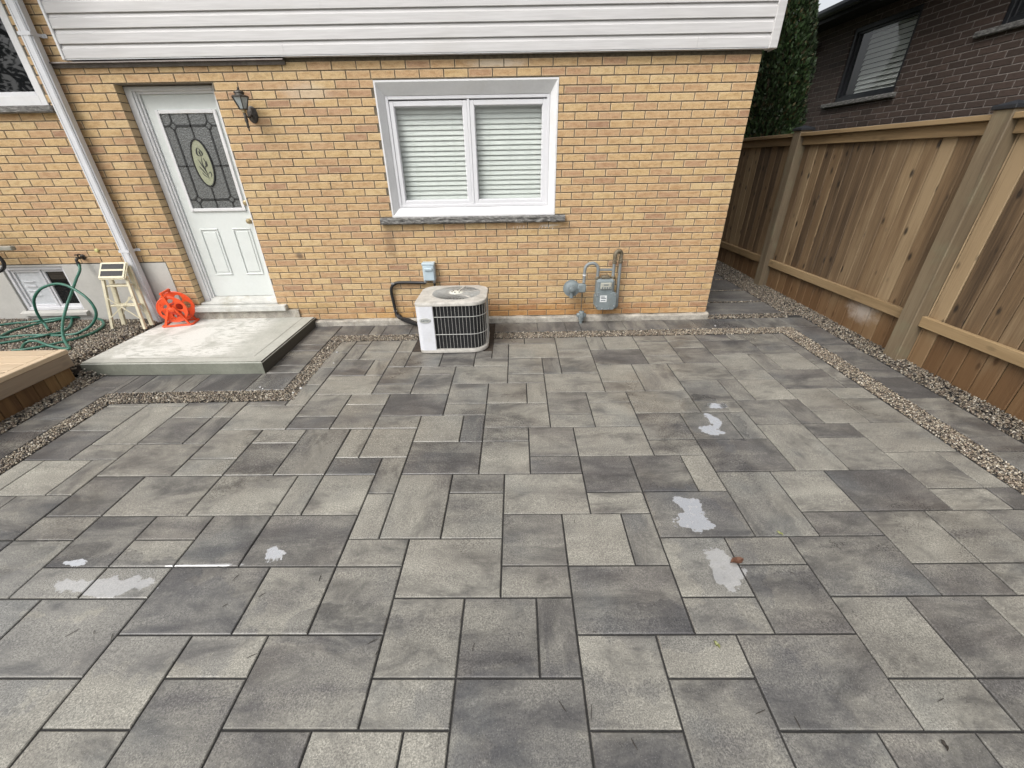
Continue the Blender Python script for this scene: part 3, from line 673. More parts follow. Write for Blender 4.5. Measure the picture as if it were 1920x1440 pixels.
# concrete footing that shows below the bricks
m = MB(); n = 150; R = random.Random(2); top = []; 
for k in range(n+1):
    x = -4.44+4.46*k/n; top.append((x, -.045+.006*sin(x*7.3)+.004*sin(x*19)+R.uniform(-.002, .002), .004*sin(x*5.1+1)+.003*sin(x*23)+R.uniform(-.003, .003)-.004))
for k in range(n+1):
    x, y, z = top[k]; b = -.30
    m.v += [(x, .03, z+.004), (x, y+.012, z), (x, y, z-.012), (x, y-.004, b)]; m.tint += [m.cur]*4
for k in range(n):
    for q in range(3): a = k*4+q; m.f.append((a, a+1, a+5, a+4))
m.build('footing', MAT['ledge'], house)
# parging round the basement window
BW = (-7.62, -6.97, .165, .645)
m = MB()
xs = [-9.6, BW[0], BW[1], -5.868]; zs = [-.12, BW[2], BW[3], .665]
for a in range(3):
    for b in range(3):
        if a == 1 and b == 1: continue
        m.add([(xs[a], -.006, zs[b]), (xs[a+1], -.006, zs[b]), (xs[a+1], -.006, zs[b+1]), (xs[a], -.006, zs[b+1])], [(0, 1, 2, 3)])
for x in BW[:2]: m.add([(x, -.006, BW[2]), (x, -.006, BW[3]), (x, .12, BW[3]), (x, .12, BW[2])], [(0, 1, 2, 3)])
for z in BW[2:]: m.add([(BW[0], -.006, z), (BW[1], -.006, z), (BW[1], .12, z), (BW[0], .12, z)], [(0, 1, 2, 3)])
m.add([(-5.868, -.006, -.12), (-5.868, -.006, .665), (-5.868, .06, .665), (-5.868, .06, -.12)], [(0, 1, 2, 3)])
m.build('parging', MAT['parge'], house, fix=False)

# ---- siding: lapped boards, each a piece
m = MB(); m.box(-5.952, .002, -.046, 6.0, 2.376, 5.2); siding = m.build('siding', MAT['siding'], house)
lap = .0985
for k in range(29):
    z0 = 2.366+k*lap; z1 = z0+lap
    if z1 > 5.25: break
    prof = [(-.047, z1-.001), (-.0515, z1-.022), (-.059, z1-.032), (-.0615, z0+.003), (-.0595, z0), (-.047, z0+.001)]
    xb = [-5.953, 0.012]
    if k % 3 == 0: xb = [-5.953, -3.72 if k % 2 else -2.1, .012]
    if k == 0: xb = [-5.953, -4.1, -.6, .012]
    for a, b in zip(xb, xb[1:]):
        m = MB(); m.prism([(y, z) for y, z in prof], 'x', a+.0006, b-.0006); m.build('siding_board', MAT['siding'], siding)
m = MB(); m.cbox(.010, .082, -.072, .02, 2.355, 5.2, .006); m.box(.074, .0815, .02, .07, 2.355, 5.2); m.build('corner_trim', MAT['siding'], house)
m = MB(); m.cbox(-5.975, -5.951, -.068, -.03, 2.358, 5.2, .004); m.build('end_trim', MAT['white'], house)
m = MB(); m.box(-5.96, .012, -.058, -.004, 2.3595, 2.3655); m.build('starter_strip', MAT['alu_white'], house)
# old flashing below the siding
m = MB(); m.prism([(-.004, 2.352), (-.048, 2.350), (-.050, 2.340), (-.020, 2.338), (-.016, 2.312), (-.004, 2.311)], 'x', -6.155, -4.13); fl = m.build('flashing', MAT['flash'], house)
for k in range(6):
    m = MB(); m.lathe([(.005, -.020), (.006, -.016), (.005, -.014)], (-6.02+k*.31, 0, 2.322), 'y', 8); m.build('screw', MAT['rusty'], fl)
# roofs and eaves
m = MB(); m.prism([(-.42, 5.17), (3.0, 6.25), (6.4, 5.17), (6.4, 5.05), (3.0, 6.12), (-.42, 5.05)], 'x', -6.3, .42)
m.build('roof', MAT['shingle'], house)
m = MB(); m.box(-6.28, .40, -.40, -.047, 5.06, 5.085); m.build('soffit', MAT['white'], house)
m = MB(); m.prism([(-.5, 3.28), (3.0, 4.2), (6.4, 3.28), (6.4, 3.17), (3.0, 4.08), (-.5, 3.17)], 'x', -10.1, -5.97); m.build('lower_roof', MAT['shingle'], house)
m = MB(); m.box(-10.0, -5.98, -.47, -.004, 3.185, 3.21); m.build('lower_soffit', MAT['white'], house)

# ---- frames
def ring(m, x0, x1, z0, z1, w, y0, y1, wt=None, wb=None, c=.003):
    wt = wt or w; wb = wb or w
    m.cbox(x0, x0+w, y0, y1, z0, z1, c); m.cbox(x1-w, x1, y0, y1, z0, z1, c)
    m.cbox(x0+w, x1-w, y0+.0005, y1, z1-wt, z1-.0004, c); m.cbox(x0+w, x1-w, y0+.0005, y1, z0+.0004, z0+wb, c)
def slope_frame(m, o, i, yo, yi, back=.1):
    """picture-frame casing from outer rect o at depth yo to inner rect i at depth yi"""
    A = [(o[0], yo, o[2]), (o[1], yo, o[2]), (o[1], yo, o[3]), (o[0], yo, o[3])]
    q = .014
    A2 = [(o[0]+q, yo, o[2]+q), (o[1]-q, yo, o[2]+q), (o[1]-q, yo, o[3]-q), (o[0]+q, yo, o[3]-q)]
    B = [(i[0], yi, i[2]), (i[1], yi, i[2]), (i[1], yi, i[3]), (i[0], yi, i[3])]
    C = [(x, back, z) for x, y, z in B]; D = [(x, back, z) for x, y, z in A]
    b = m.add(A+A2+B+C+D, [])
    for k in range(4):
        l = (k+1) % 4
        for s in (0, 4, 8): m.f.append((b+s+k, b+s+l, b+s+4+l, b+s+4+k))
        m.f.append((b+k, b+16+k, b+16+l, b+l))

# main window
m = MB(); slope_frame(m, (-3.401, -1.759, 1.066, 2.192), (-3.334, -1.826, 1.146, 2.085), -.006, .058, .16)
window = m.build('window', MAT['white'], house)
m = MB(); ring(m, -3.333, -1.827, 1.147, 2.084, .028, .060, .15); m.cbox(-2.5905, -2.5665, .064, .15, 1.175, 2.056, .003); m.build('frame', MAT['vinyl'], window)
for sx0, sx1 in ((-3.304, -2.591), (-2.566, -1.853)):
    m = MB(); ring(m, sx0, sx1, 1.171, 2.045, .040, .068, .12); ring(m, sx0+.036, sx1-.036, 1.207, 2.009, .010, .080, .11, c=.002)
    m.build('sash', MAT['vinyl'], window)
    m = MB(); m.box(sx0+.042, sx1-.042, .092, .096, 1.213, 2.003); m.build('pane', MAT['glass'], window)
for sx0, sx1 in ((-3.29, -2.60), (-2.555, -1.865)):
    m0 = MB(); a = radians(66); hw = .0255
    dy, dz = cos(a)*hw, sin(a)*hw
    m0.prism([(.165-dy, -dz), (.165+dy*.02-.004, -.000), (.165+dy, dz), (.165+dy+.001, dz-.003), (.165+dy*.02-.001, -.003), (.165-dy+.001, -dz-.002)], 'x', sx0, sx1)
    proto = None
    for k in range(20):
        z = 1.195+k*.0435
        if proto is None:
            mm = MB(); mm.v = [(x, y, zz+z) for x, y, zz in m0.v]; mm.f = m0.f; mm.tint = m0.tint; proto = mm.build('slat', MAT['blind'], window)
        else:
            o = proto.copy(); link(o); o.parent = window; o.location.z = proto.location.z + k*.0435
    m = MB()
    for fx in (.22, .5, .78): m.box(sx0+(sx1-sx0)*fx-.001, sx0+(sx1-sx0)*fx+.001, .148, .150, 1.17, 2.06)
    m.build('blind_cord', MAT['blind'], window)
m = MB(); nx = 60; R = random.Random(8)                             # rock-faced sill
for k in range(nx+1):
    x = -3.522+1.866*k/nx
    for (y, z) in ((.06, 1.068), (-.040, 1.064), (-.052, 1.052), (-.048, 1.034), (-.054, 1.016), (-.040, 1.003), (.0, 1.002)):
        j = .007 if y < -.03 and 0 < k < nx else 0
        m.v.append((x, y+R.uniform(-j, j), z+R.uniform(-j, j)*.4)); m.tint.append(m.cur)
for k in range(nx):
    for q in range(6): a = k*7+q; m.f.append((a, a+1, a+8, a+7))
m.f += [tuple(range(7)), tuple(nx*7+q for q in range(7))[::-1]]
m.build('sill', MAT['stone'], window)

# left window, only its corner is in view
m = MB(); ring(m, -7.948, -6.324, 2.05, 3.066, .055, -.004, .1, wb=.075); lw = m.build('window', MAT['white'], house); lw['label'] = 'white framed window with dark glass above the hose tap'
m = MB(); ring(m, -7.89, -6.381, 2.127, 3.01, .030, .02, .09); m.cbox(-7.15, -7.11, .03, .09, 2.157, 2.98); m.build('sash', MAT['vinyl'], lw)
m = MB(); m.box(-7.862, -7.15, .05, .056, 2.155, 2.982); m.build('pane', MAT['dark_glass'], lw)
m = MB(); m.box(-7.11, -6.409, .05, .056, 2.155, 2.982); m.build('pane', MAT['dark_glass'], lw)
m = MB(); m.cbox(-8.0, -6.27, -.055, .04, 1.995, 2.049, .008); m.build('sill', MAT['stone'], lw)

# basement slider window
m = MB(); ring(m, BW[0]+.002, BW[1]-.002, BW[2]+.002, BW[3]-.002, .034, .012, .10); bw = m.build('basement_window', MAT['vinyl'], house)
m = MB(); ring(m, -7.584, -7.262, .20, .607, .026, .030, .07, c=.002); m.build('sash', MAT['vinyl'], bw)
m = MB(); m.box(-7.558, -7.288, .045, .05, .226, .581); m.build('pane', plain('frosted_pane', (.56, .58, .60), .35, var=.12, scale=10), bw)
m = MB(); ring(m, -7.262, -7.006, .20, .607, .026, .040, .08, c=.002); m.build('sash', MAT['vinyl'], bw)
m = MB(); m.box(-7.236, -7.032, .055, .06, .226, .581); m.build('pane', MAT['dark_glass'], bw)
m = MB()
for z in (.33, .38, .43, .48): m.tube([(-7.53, .036, z), (-7.46, .030, z), (-7.40, .036, z)], .004, 6)
m.build('vent_rib', MAT['vinyl'], bw)
m = MB(); m.prism([(.0, .167), (-.05, .150), (-.05, .120), (.0, .115)], 'x', -7.66, -6.93); m.build('sill', MAT['parge'], bw)

# ---- door
m = MB(); ring(m, -5.680, -4.825, .19, 2.192, .060, .092, .19, wt=.035, wb=.01); m.cbox(-5.620, -5.598, .105, .18, .22, 2.157, .003); m.cbox(-5.598, -5.580, .122, .18, .22, 2.150, .003); m.box(-5.60, -4.845, .12, .18, 2.137, 2.157)
dframe = m.build('door_frame', MAT['white'], house)
m = MB(); m.cbox(-5.5791, -4.845, .14, .184, .252, 2.137, .003); 
def mould(m, x0, x1, z0, z1, y, w=.016, p=.010):
    for a, b, c, d in ((x0, x1, z0, z0+w), (x0, x1, z1-w, z1), (x0, x0+w, z0+w, z1-w), (x1-w, x1, z0+w, z1-w)):
        m.cbox(a, b, y-p, y+.002, c, d, .006)
mould(m, -5.4833, -5.2916, .490, .975, .14); mould(m, -5.1403, -4.9486, .490, .975, .14)
m.cbox(-5.452, -5.3229, .134, .142, .523, .942, .005); m.cbox(-5.109, -4.9799, .134, .142, .523, .942, .005)
door = m.build('door', MAT['door'], house); door['label'] = 'pale mint white entry door with leaded glass light'
m = MB(); ring(m, -5.4944, -4.9315, 1.142, 2.016, .030, .122, .141); m.build('glass_frame', MAT['white'], door)
GX0, GX1, GZ0, GZ1 = -5.4651, -4.9607, 1.171, 1.987
m = MB(); m.box(GX0-.002, GX1+.002, .134, .1385, GZ0-.002, GZ1+.002); m.build('pane', MAT['obscure'], door)
def gp(fx, fz): return (GX0+(GX1-GX0)*fx, .1325, GZ1-(GZ1-GZ0)*fz)
m = MB()
def came(a, b, w=.012): m.beam(gp(*a), gp(*b), w, .005, up=(0, 1, 0))
x1, x2, z1, z2, xm, zm = .17, .83, .12, .90, .5, .53
came((.0, z1), (x1-.07, z1), .014); came((x1+.07, z1), (x2-.07, z1), .02); came((x2+.07, z1), (1, z1), .014)
came((.0, z2), (x1-.07, z2), .014); came((x1+.07, z2), (x2-.07, z2), .02); came((x2+.07, z2), (1, z2), .014)
for xx in (x1, x2):
    came((xx, 0), (xx, z1-.042)); came((xx, z1+.042), (xx, z2-.042), .016); came((xx, z2+.042), (xx, 1))
    for zz in (z1, z2):
        D = [(xx-.07, zz), (xx, zz-.042), (xx+.07, zz), (xx, zz+.042)]
        for q in range(4): came(D[q], D[(q+1) % 4], .011)
came((xm, 0), (xm, .27)); came((xm, .77), (xm, 1)); came((0, zm), (.34, zm)); came((.66, zm), (1, zm))
OC = Vector((-5.2129, .1305, 1.577)); OA, OB = .088, .203
m.tube([OC+Vector((cos(t*2*pi/36)*OA, -.001, sin(t*2*pi/36)*OB)) for t in range(36)], .0085, 6, closed=True)
m.build('lead_came', MAT['lead'], door)
m = MB(); m.lathe([(1, .0), (1, .004)], (OC.x, .1285, OC.z), 'y', 36, sx=OA-.004, sy=OB-.004); m.build('oval_pane', MAT['oval_glass'], door)
m = MB(); m.smooth = True                                         # etched flower with long leaves
def stroke(pts, w0):
    P = catmull([(OC.x+a, .1265, OC.z+b) for a, b in pts], 6); n = len(P)
    vs = []; 
    for k, q in enumerate(P):
        t = (P[min(k+1, n-1)]-P[max(k-1, 0)]).normalized(); s = Vector((-t.z, 0, t.x)); w2 = w0*sin(pi*(k+.35)/(n+.2))
        vs += [q+s*w2, q-s*w2]
    m.add(vs, [(2*k, 2*k+1, 2*k+3, 2*k+2) for k in range(n-1)])
stroke([(.018, -.145), (.010, -.07), (-.004, 0), (.006, .06)], .004)
stroke([(.006, .06), (-.024, .075), (-.020, .11), (-.004, .135)], .007); stroke([(.006, .06), (.026, .08), (.018, .105), (-.004, .135)], .006); stroke([(.006, .06), (.002, .09), (.004, .11)], .007)
stroke([(.016, -.12), (-.022, -.06), (-.046, -.02)], .005); stroke([(.012, -.09), (-.012, -.02), (-.034, .035)], .005); stroke([(.006, -.05), (.030, .0), (.020, .05)], .005)
stroke([(.014, -.1), (.045, -.075), (.050, -.105), (.035, -.125)], .004); stroke([(.016, -.13), (-.018, -.105), (-.034, -.075)], .004); stroke([(.008, -.03), (.036, -.02), (.040, .02)], .004)
m.build('etched_flower', MAT['lead'], door, fix=False)
m = MB(); m.lathe([(.026, .139), (.026, .130), (.012, .126), (.011, .106), (.022, .100), (.027, .088), (.022, .076), (.008, .072)], (-4.915, 0, 1.045), 'y', 18); m.build('door_knob', MAT['brass'], door)
m = MB(); m.lathe([(.024, .139), (.024, .122), (.014, .116), (.012, .112)], (-4.915, 0, 1.215), 'y', 18); m.build('deadbolt', MAT['brass'], door)
m = MB(); m.cbox(-5.745, -4.715, -.062, .02, .128, .190, .006); m.cbox(-5.68, -4.825, .016, .20, .1895, .212, .004); m.prism([(.06, .212), (.13, .250), (.18, .250), (.18, .212)], 'x', -5.60, -4.83); m.build('threshold', MAT['weathered'], house)
m = MB(); m.box(-5.80, -4.60, -.022, .10, .0, .128); m.build('threshold_base', MAT['ledge'], house)
m = MB(); m.box(-5.69, -5.6805, .095, .19, .0, 2.196); m.box(-4.8245, -4.815, .095, .19, .0, 2.196); m.build('jamb_filler', MAT['mortar'], house)
# small marks on the wall
m = MB(); m.lathe([(.019, -.001), (.019, -.014), (.013, -.020)], (-6.52, 0, .80), 'y', 14); props(m.build('pipe_cap', MAT['yellow']), 'small faded yellow plastic cap on the brick above the step stool', 'cap')
m = MB(); R = random.Random(3)                                     # faint chalk scribble under the sill
for k in range(9):
    x = -2.18+k*.035+R.uniform(-.006, .006)+(.12 if k > 3 else 0); z = .945+R.uniform(-.01, .012)
    m.beam((x, -.003, z-.012), (x+R.uniform(.004, .016), -.003, z+.014), .0028, .0012, up=(0, 1, 0))
    if k % 2: m.beam((x, -.003, z+.012), (x+.014, -.003, z-.004), .0024, .0012, up=(0, 1, 0))
m.build('chalk_mark', MAT['chalk'], house)

# ============================================================ THINGS ON AND BY THE WALL
# downspout
ds = empty('downspout', (-6.16, -.06, .03), 'white aluminium downspout running down the brick wall beside the step stool', 'downspout')
m = MB(); bm = bmesh.new(); bmesh.ops.create_cube(bm, size=1)
for v in bm.verts: v.co = Vector((-6.163+v.co.x*.098, -.062+v.co.y*.076, 1.60+v.co.z*3.14))
bmesh.ops.bevel(bm, geom=[e for e in bm.edges if abs(e.verts[0].co.z-e.verts[1].co.z) > .5], offset=.012, segments=3, affect='EDGES'); m.bm(bm)
m.smooth = True
for x in (-6.188, -6.138): m.box(x-.004, x+.004, -.1035, -.098, .04, 3.16)
m.build('pipe', MAT['alu_white'], ds)
for z in (2.53, .80):
    m = MB(); m.box(-6.2155, -6.1105, -.1042, -.1022, z-.012, z+.012); m.box(-6.2155, -6.2135, -.103, -.003, z-.012, z+.012); m.box(-6.1125, -6.1105, -.103, -.003, z-.012, z+.012); m.box(-6.112, -6.072, -.006, -.003, z-.014, z+.014)
    m.lathe([(.005, -.006), (.004, -.010)], (-6.088, 0, z), 'y', 8); m.build('bracket', MAT['alu_white'], ds)

# wall lantern
LX, LY = -4.537, -.125
lan = empty('wall_lantern', (LX, 0, 1.83), 'tarnished bronze coach lantern on the brick wall beside the door', 'lantern')
m = MB(); m.lathe([(.046, 0), (.046, -.010), (.036, -.018), (.010, -.022)], (LX+.005, 0, 1.955), 'y', 24, sy=1.45); m.build('back_plate', MAT['lantern'], lan)
m = MB(); m.tube(catmull([(LX+.004, -.015, 1.955), (LX, -.06, 1.93), (LX, -.105, 1.935), (LX, LY, 1.962)], 6), .008, 8); m.build('arm', MAT['lantern'], lan)
m = MB(); m.lathe([(.030, 1.984), (.068, 2.072)], (LX, LY, 0), 'z', 6); m.build('glass', MAT['lantern_glass'], lan)
m = MB()
for k in range(6):
    a = 2*pi*k/6; m.beam((LX+.031*cos(a), LY+.031*sin(a), 1.982), (LX+.070*cos(a), LY+.070*sin(a), 2.074), .007, .007)
    b = 2*pi*(k+1)/6
    m.beam((LX+.070*cos(a), LY+.070*sin(a), 2.074), (LX+.070*cos(b), LY+.070*sin(b), 2.074), .008, .008); m.beam((LX+.032*cos(a), LY+.032*sin(a), 1.984), (LX+.032*cos(b), LY+.032*sin(b), 1.984), .008, .008)
m.build('cage', MAT['lantern'], lan)
m = MB(); m.lathe([(.070, 2.074), (.060, 2.084), (.038, 2.088), (.036, 2.100), (.044, 2.103), (.040, 2.111), (.018, 2.124), (.006, 2.128), (.008, 2.136), (.003, 2.146)], (LX, LY, 0), 'z', 18); m.build('cap', MAT['lantern'], lan)
m = MB(); m.lathe([(.030, 1.984), (.018, 1.976), (.020, 1.966), (.013, 1.956)], (LX, LY, 0), 'z', 16); m.build('cup', MAT['brass'], lan)
m = MB(); m.lathe([(.013, 1.957), (.014, 1.90), (.008, 1.862), (.013, 1.858), (.010, 1.846), (.005, 1.838), (.008, 1.832), (.002, 1.820)], (LX, LY, 0), 'z', 14); m.build('stem', MAT['lantern'], lan)

# electrical disconnect with its conduit
eb = empty('disconnect_box', (-3.085, 0, .43), 'pale grey electrical disconnect box on the wall behind the condenser', 'electrical box')
m = MB(); m.cbox(-3.148, -3.022, -.075, .0, .435, .600, .006); m.cbox(-3.152, -3.018, -.085, .0, .596, .625, .005); m.build('housing', MAT['box_grey'], eb)
m = MB(); m.cbox(-3.140, -3.030, -.084, -.074, .44, .594, .004); m.cbox(-3.128, -3.042, -.100, -.082, .545, .575, .006); m.build('cover', MAT['box_grey'], eb)
for x in (-3.135, -3.04):
    m = MB(); m.lathe([(.016, .436), (.019, .424), (.016, .410), (.013, .404)], (x, -.045, 0), 'z', 12); m.build('connector', MAT['steel'], eb)
m = MB(); m.tube(catmull([(-3.135, -.045, .412), (-3.15, -.045, .408), (-3.2, -.035, .408), (-3.42, -.028, .412), (-3.49, -.028, .39), (-3.525, -.028, .33), (-3.520, -.03, .2), (-3.505, -.04, .07), (-3.47, -.07, .03), (-3.36, -.15, .035), (-3.2, -.3, .03), (-3.08, -.38, .06)], 8), .0165, 10); m.build('conduit', MAT['black'], eb)
m = MB(); m.tube(catmull([(-3.04, -.045, .405), (-3.04, -.055, .36), (-3.03, -.12, .30), (-3.02, -.25, .28)], 6), .013, 10); m.build('whip', MAT['black'], eb)
m = MB(); m.tube(catmull([(-3.50, -.022, .05), (-3.42, -.09, .012), (-3.25, -.22, .006), (-3.09, -.36, .03)], 6), .022, 10); m.build('line_set', MAT['black'], eb)
for (x, z) in ((-3.495, .405), (-3.512, .10)):
    m = MB(); m.box(x-.018, x+.018, -.048, -.008, z-.006, z+.006); m.build('strap', MAT['steel'], eb)

# gas meter set
gm = empty('gas_meter', (-1.22, -.14, .1), 'grey gas meter with round regulator and looped pipe on the brick wall', 'gas meter')
m = MB(); m.cbox(-1.318, -1.112, -.20, -.075, .135, .30, .03); m.cbox(-1.312, -1.118, -.195, -.085, .27, .445, .022); body = m.build('body', MAT['meter'], gm)
m = MB()
P = [(-1.315+.03, .128), (-1.125, .128), (-1.098, .155), (-1.10, .305), (-1.125, .318), (-1.165, .300), (-1.245, .300), (-1.288, .318), (-1.312, .30), (-1.315, .16)]
m.prism(P, 'y', -.225, -.198); m.build('diaphragm_cover', MAT['meter'], gm)
for (x, z) in ((-1.30, .17), (-1.30, .29), (-1.115, .17), (-1.115, .29), (-1.24, .140), (-1.17, .140)):
    m = MB(); m.lathe([(.008, -.224), (.007, -.233)], (x, 0, z), 'y', 6); m.build('bolt', MAT['steel'], gm)
m = MB(); m.cbox(-1.272, -1.155, -.212, -.194, .345, .415, .006); idx = m.build('index_window', plain('index_cover', (.36, .36, .31), .3), gm)
m = MB(); m.box(-1.240, -1.190, -.2132, -.2118, .388, .398)
for k in range(4): m.lathe([(.009, -.2128), (.009, -.2134)], (-1.252+k*.026, 0, .362), 'y', 12)
m.build('dial', MAT['badge_ink'], idx)
m = MB(); m.box(-1.272, -1.200, -.2268, -.2252, .215, .285); tag = m.build('label_plate', plain('plate_white', (.62, .64, .64), .4), gm)
m = MB()
for z, w in ((.270, .04), (.255, .055), (.232, .05)): m.box(-1.262, -1.262+w, -.2284, -.2270, z-.004, z+.004)
m.build('print', MAT['badge_ink'], tag)
m = MB(); m.cbox(-1.262, -1.168, -.175, -.10, .445, .475, .008); m.lathe([(.026, .44), (.026, .462), (.020, .468)], (-1.298, -.135, 0), 'z', 14); m.lathe([(.026, .44), (.026, .462), (.020, .468)], (-1.135, -.135, 0), 'z', 14); m.build('top_casting', MAT['rusty'], gm)
m = MB(); m.tube(catmull([(-1.298, -.135, .465), (-1.298, -.135, .53), (-1.306, -.135, .567), (-1.335, -.135, .597), (-1.372, -.135, .603), (-1.410, -.135, .590), (-1.434, -.135, .556), (-1.438, -.135, .50), (-1.438, -.135, .40)], 6), .0165, 12); loop = m.build('loop_pipe', MAT['pipe_grey'], gm)
m = MB(); m.lathe([(.0195, .476), (.0195, .49)], (-1.438, -.135, 0), 'z', 12); m.build('band', MAT['white'], loop)
m = MB(); m.cbox(-1.29, -1.14, -.142, -.128, .522, .546, .003); m.build('meter_bar', MAT['pipe_grey'], gm)
m = MB(); m.tube([(-1.135, -.135, .465), (-1.135, -.135, .60)], .0165, 12); m.build('outlet_pipe', MAT['pipe_grey'], gm)
m = MB(); 
for x, y in ((-1.132, -.13), (-1.062, -.10)):
    m.lathe([(.022, .592), (.024, .596), (.024, .612), (.019, .616), (.021, .635), (.019, .65), (.018, .665)], (x, y, 0), 'z', 12)
m.tube(catmull([(-1.132, -.13, .655), (-1.130, -.13, .695), (-1.110, -.122, .715), (-1.085, -.11, .715), (-1.064, -.10, .695), (-1.062, -.10, .655)], 5), .021, 12); m.build('union_fitting', MAT['rusty'], gm)
m = MB(); m.tube(catmull([(-1.062, -.10, .60), (-1.060, -.10, .40), (-1.055, -.10, .17), (-1.05, -.09, .13), (-1.06, -.05, .10), (-1.08, .03, .09)], 6), .0165, 12); m.build('riser_pipe', MAT['pipe_grey'], gm)
m = MB(); m.lathe([(.045, -.095), (.066, -.112), (.068, -.124), (.088, -.125), (.0885, -.137), (.0875, -.1375), (.088, -.150), (.072, -.1505), (.060, -.160), (.030, -.166), (.0285, -.166), (.027, -.196), (.020, -.200)], (-1.568, 0, .345), 'y', 28); reg = m.build('regulator', MAT['meter'], gm)
m = MB(); m.lathe([(.020, .245), (.022, .262), (.020, .30)], (-1.566, -.155, 0), 'z', 12); m.build('vent', MAT['meter'], reg)
m = MB(); m.cbox(-1.500, -1.415, -.165, -.105, .300, .392, .010); m.lathe([(.018, -1.515), (.021, -1.505), (.018, -1.495)], (0, -.14, .345), 'x', 12); m.build('regulator_body', MAT['meter'], gm)
m = MB(); m.tube([(-1.449, -.125, .31), (-1.447, -.12, .2), (-1.443, -.115, .08)], .006, 8); m.lathe([(.010, .235), (.012, .26), (.008, .29)], (-1.448, -.123, 0), 'z', 8); m.build('service_line', MAT['rusty'], gm)
m = MB(); m.lathe([(.018, -.10), (.018, -.03), (.030, -.025), (.034, .03), (.030, .07), (.020, .08)], (-1.437, -.105, 0), 'z', 14); m.cbox(-1.49, -1.385, -.125, -.085, .010, .055, .008); m.lathe([(.016, -.165), (.016, -.05)], (-1.437, 0, .035), 'y', 12); m.build('shutoff_valve', MAT['meter'], gm)

# ---- air conditioner
def rsq(cx, cy, hx, hy, r, n=9):
    out = []
    for sx, sy, a0 in ((1, 1, 0), (-1, 1, 90), (-1, -1, 180), (1, -1, 270)):
        rr = r if (sx, sy) != (-1, -1) else r*.32
        for k in range(n+1):
            a = radians(a0+90*k/n); out.append((cx+sx*(hx-rr)+rr*cos(a), cy+sy*(hy-rr)+rr*sin(a)))
    return out
ACX, ACY, ZB, ZT = -2.778, -.535, -.07, .425
ac = empty('air_conditioner', (ACX, ACY, ZB), 'air conditioner condenser with white panel and black wire grille on the patio', 'air conditioner')
HX, HY, RR = .320, .293, .15
def shell(m, prof, n=9, cap_top=True, cap_bot=True):
    """prof: (z, outset)"""
    rings = [[(x, y, z) for x, y in rsq(ACX, ACY, HX+d, HY+d, RR+d, n)] for z, d in prof]; k = len(rings[0])
    b = m.add([q for r_ in rings for q in r_], [])
    for i in range(len(rings)-1):
        for j in range(k): m.f.append((b+i*k+j, b+i*k+(j+1) % k, b+(i+1)*k+(j+1) % k, b+(i+1)*k+j))
    if cap_bot: m.f.append(tuple(b+j for j in range(k))[::-1])
    if cap_top: m.f.append(tuple(b+(len(rings)-1)*k+j for j in range(k)))
m = MB(); shell(m, [(ZB+.03, -.022), (ZT-.03, -.022)]); m.smooth = True; m.build('coil', MAT['ac_coil'], ac)
m = MB(); shell(m, [(ZB, .006), (ZB+.024, .010), (ZB+.034, .006), (ZB+.034, -.03)]); m.smooth = True; m.build('base_pan', MAT['ac_top'], ac)
m = MB(); shell(m, [(ZT-.030, .009), (ZT-.010, .012), (ZT, .007)], cap_top=False, cap_bot=False)
# top sheet with the fan opening
k = 48; outer = rsq(ACX, ACY, HX+.007, HY+.007, RR+.007, 11); FX, FY, FR = ACX+.03, ACY-.005, .232
inner = [(FX+FR*cos(2*pi*q/k), FY+FR*sin(2*pi*q/k)) for q in range(k)]
b = m.add([(x, y, ZT) for x, y in outer] + [(x, y, ZT+.010) for x, y in inner] + [(FX+(x-FX)*.97, FY+(y-FY)*.97, ZT-.03) for x, y in inner], [])
no = len(outer); ang = [atan2(y-FY, x-FX) % (2*pi) for x, y in outer]
j = min(range(no), key=lambda q: min(ang[q], 2*pi-ang[q])); oi = [(j+q) % no for q in range(no)]; q = 0; i = 0
while q < k or i < no:
    ta = 2*pi*(q+1)/k; tb = (ang[oi[(i+1) % no]] if i < no-1 else 2*pi+.001) if i < no else 1e9
    if q < k and (i >= no or ta <= tb):
        m.f.append((b+oi[i % no], b+no+(q+1) % k, b+no+q % k)); q += 1
    else:
        m.f.append((b+oi[i % no], b+oi[(i+1) % no], b+no+q % k)); i += 1
for q in range(k): m.f.append((b+no+q, b+no+(q+1) % k, b+no+k+(q+1) % k, b+no+k+q))
m.smooth = True; top = m.build('top_cover', MAT['ac_top'], ac)
m = MB(); m.lathe([(FR*.97, ZT-.035), (FR*.97, ZT-.03)], (FX, FY, 0), 'z', 40); m.build('fan_well', MAT['ac_coil'], ac)
m = MB()
for q in range(96):
    a = 2*pi*q/96; m.beam((FX+.065*cos(a), FY+.065*sin(a), ZT+.012), (FX+FR*1.0*cos(a), FY+FR*1.0*sin(a), ZT+.010), .0032, .0032)
for r_ in (.115, .17, .222): m.tube([(FX+r_*cos(2*pi*q/48), FY+r_*sin(2*pi*q/48), ZT+.008) for q in range(48)], .0022, 5, closed=True)
m.build('fan_grille', MAT['ac_wire'], ac)
for q in range(3):
    a = radians(-35+q*62-15); m = MB(); m.beam((FX+.06*cos(a), FY+.06*sin(a), ZT+.013), (FX+FR*cos(a), FY+FR*sin(a), ZT+.012), .013, .006); m.build('grille_brace', MAT['ac_top'], ac)
m = MB(); m.lathe([(.068, ZT+.006), (.068, ZT+.015), (.060, ZT+.020), (.02, ZT+.022)], (FX, FY, 0), 'z', 24); hub = m.build('hub', MAT['ac_hub'], ac)
for q in range(6): 
    a = 2*pi*q/6+.3; m = MB(); m.lathe([(.007, ZT+.019), (.006, ZT+.027)], (FX+.042*cos(a), FY+.042*sin(a), 0), 'z', 8); m.build('hub_bolt', MAT['flash'], hub)
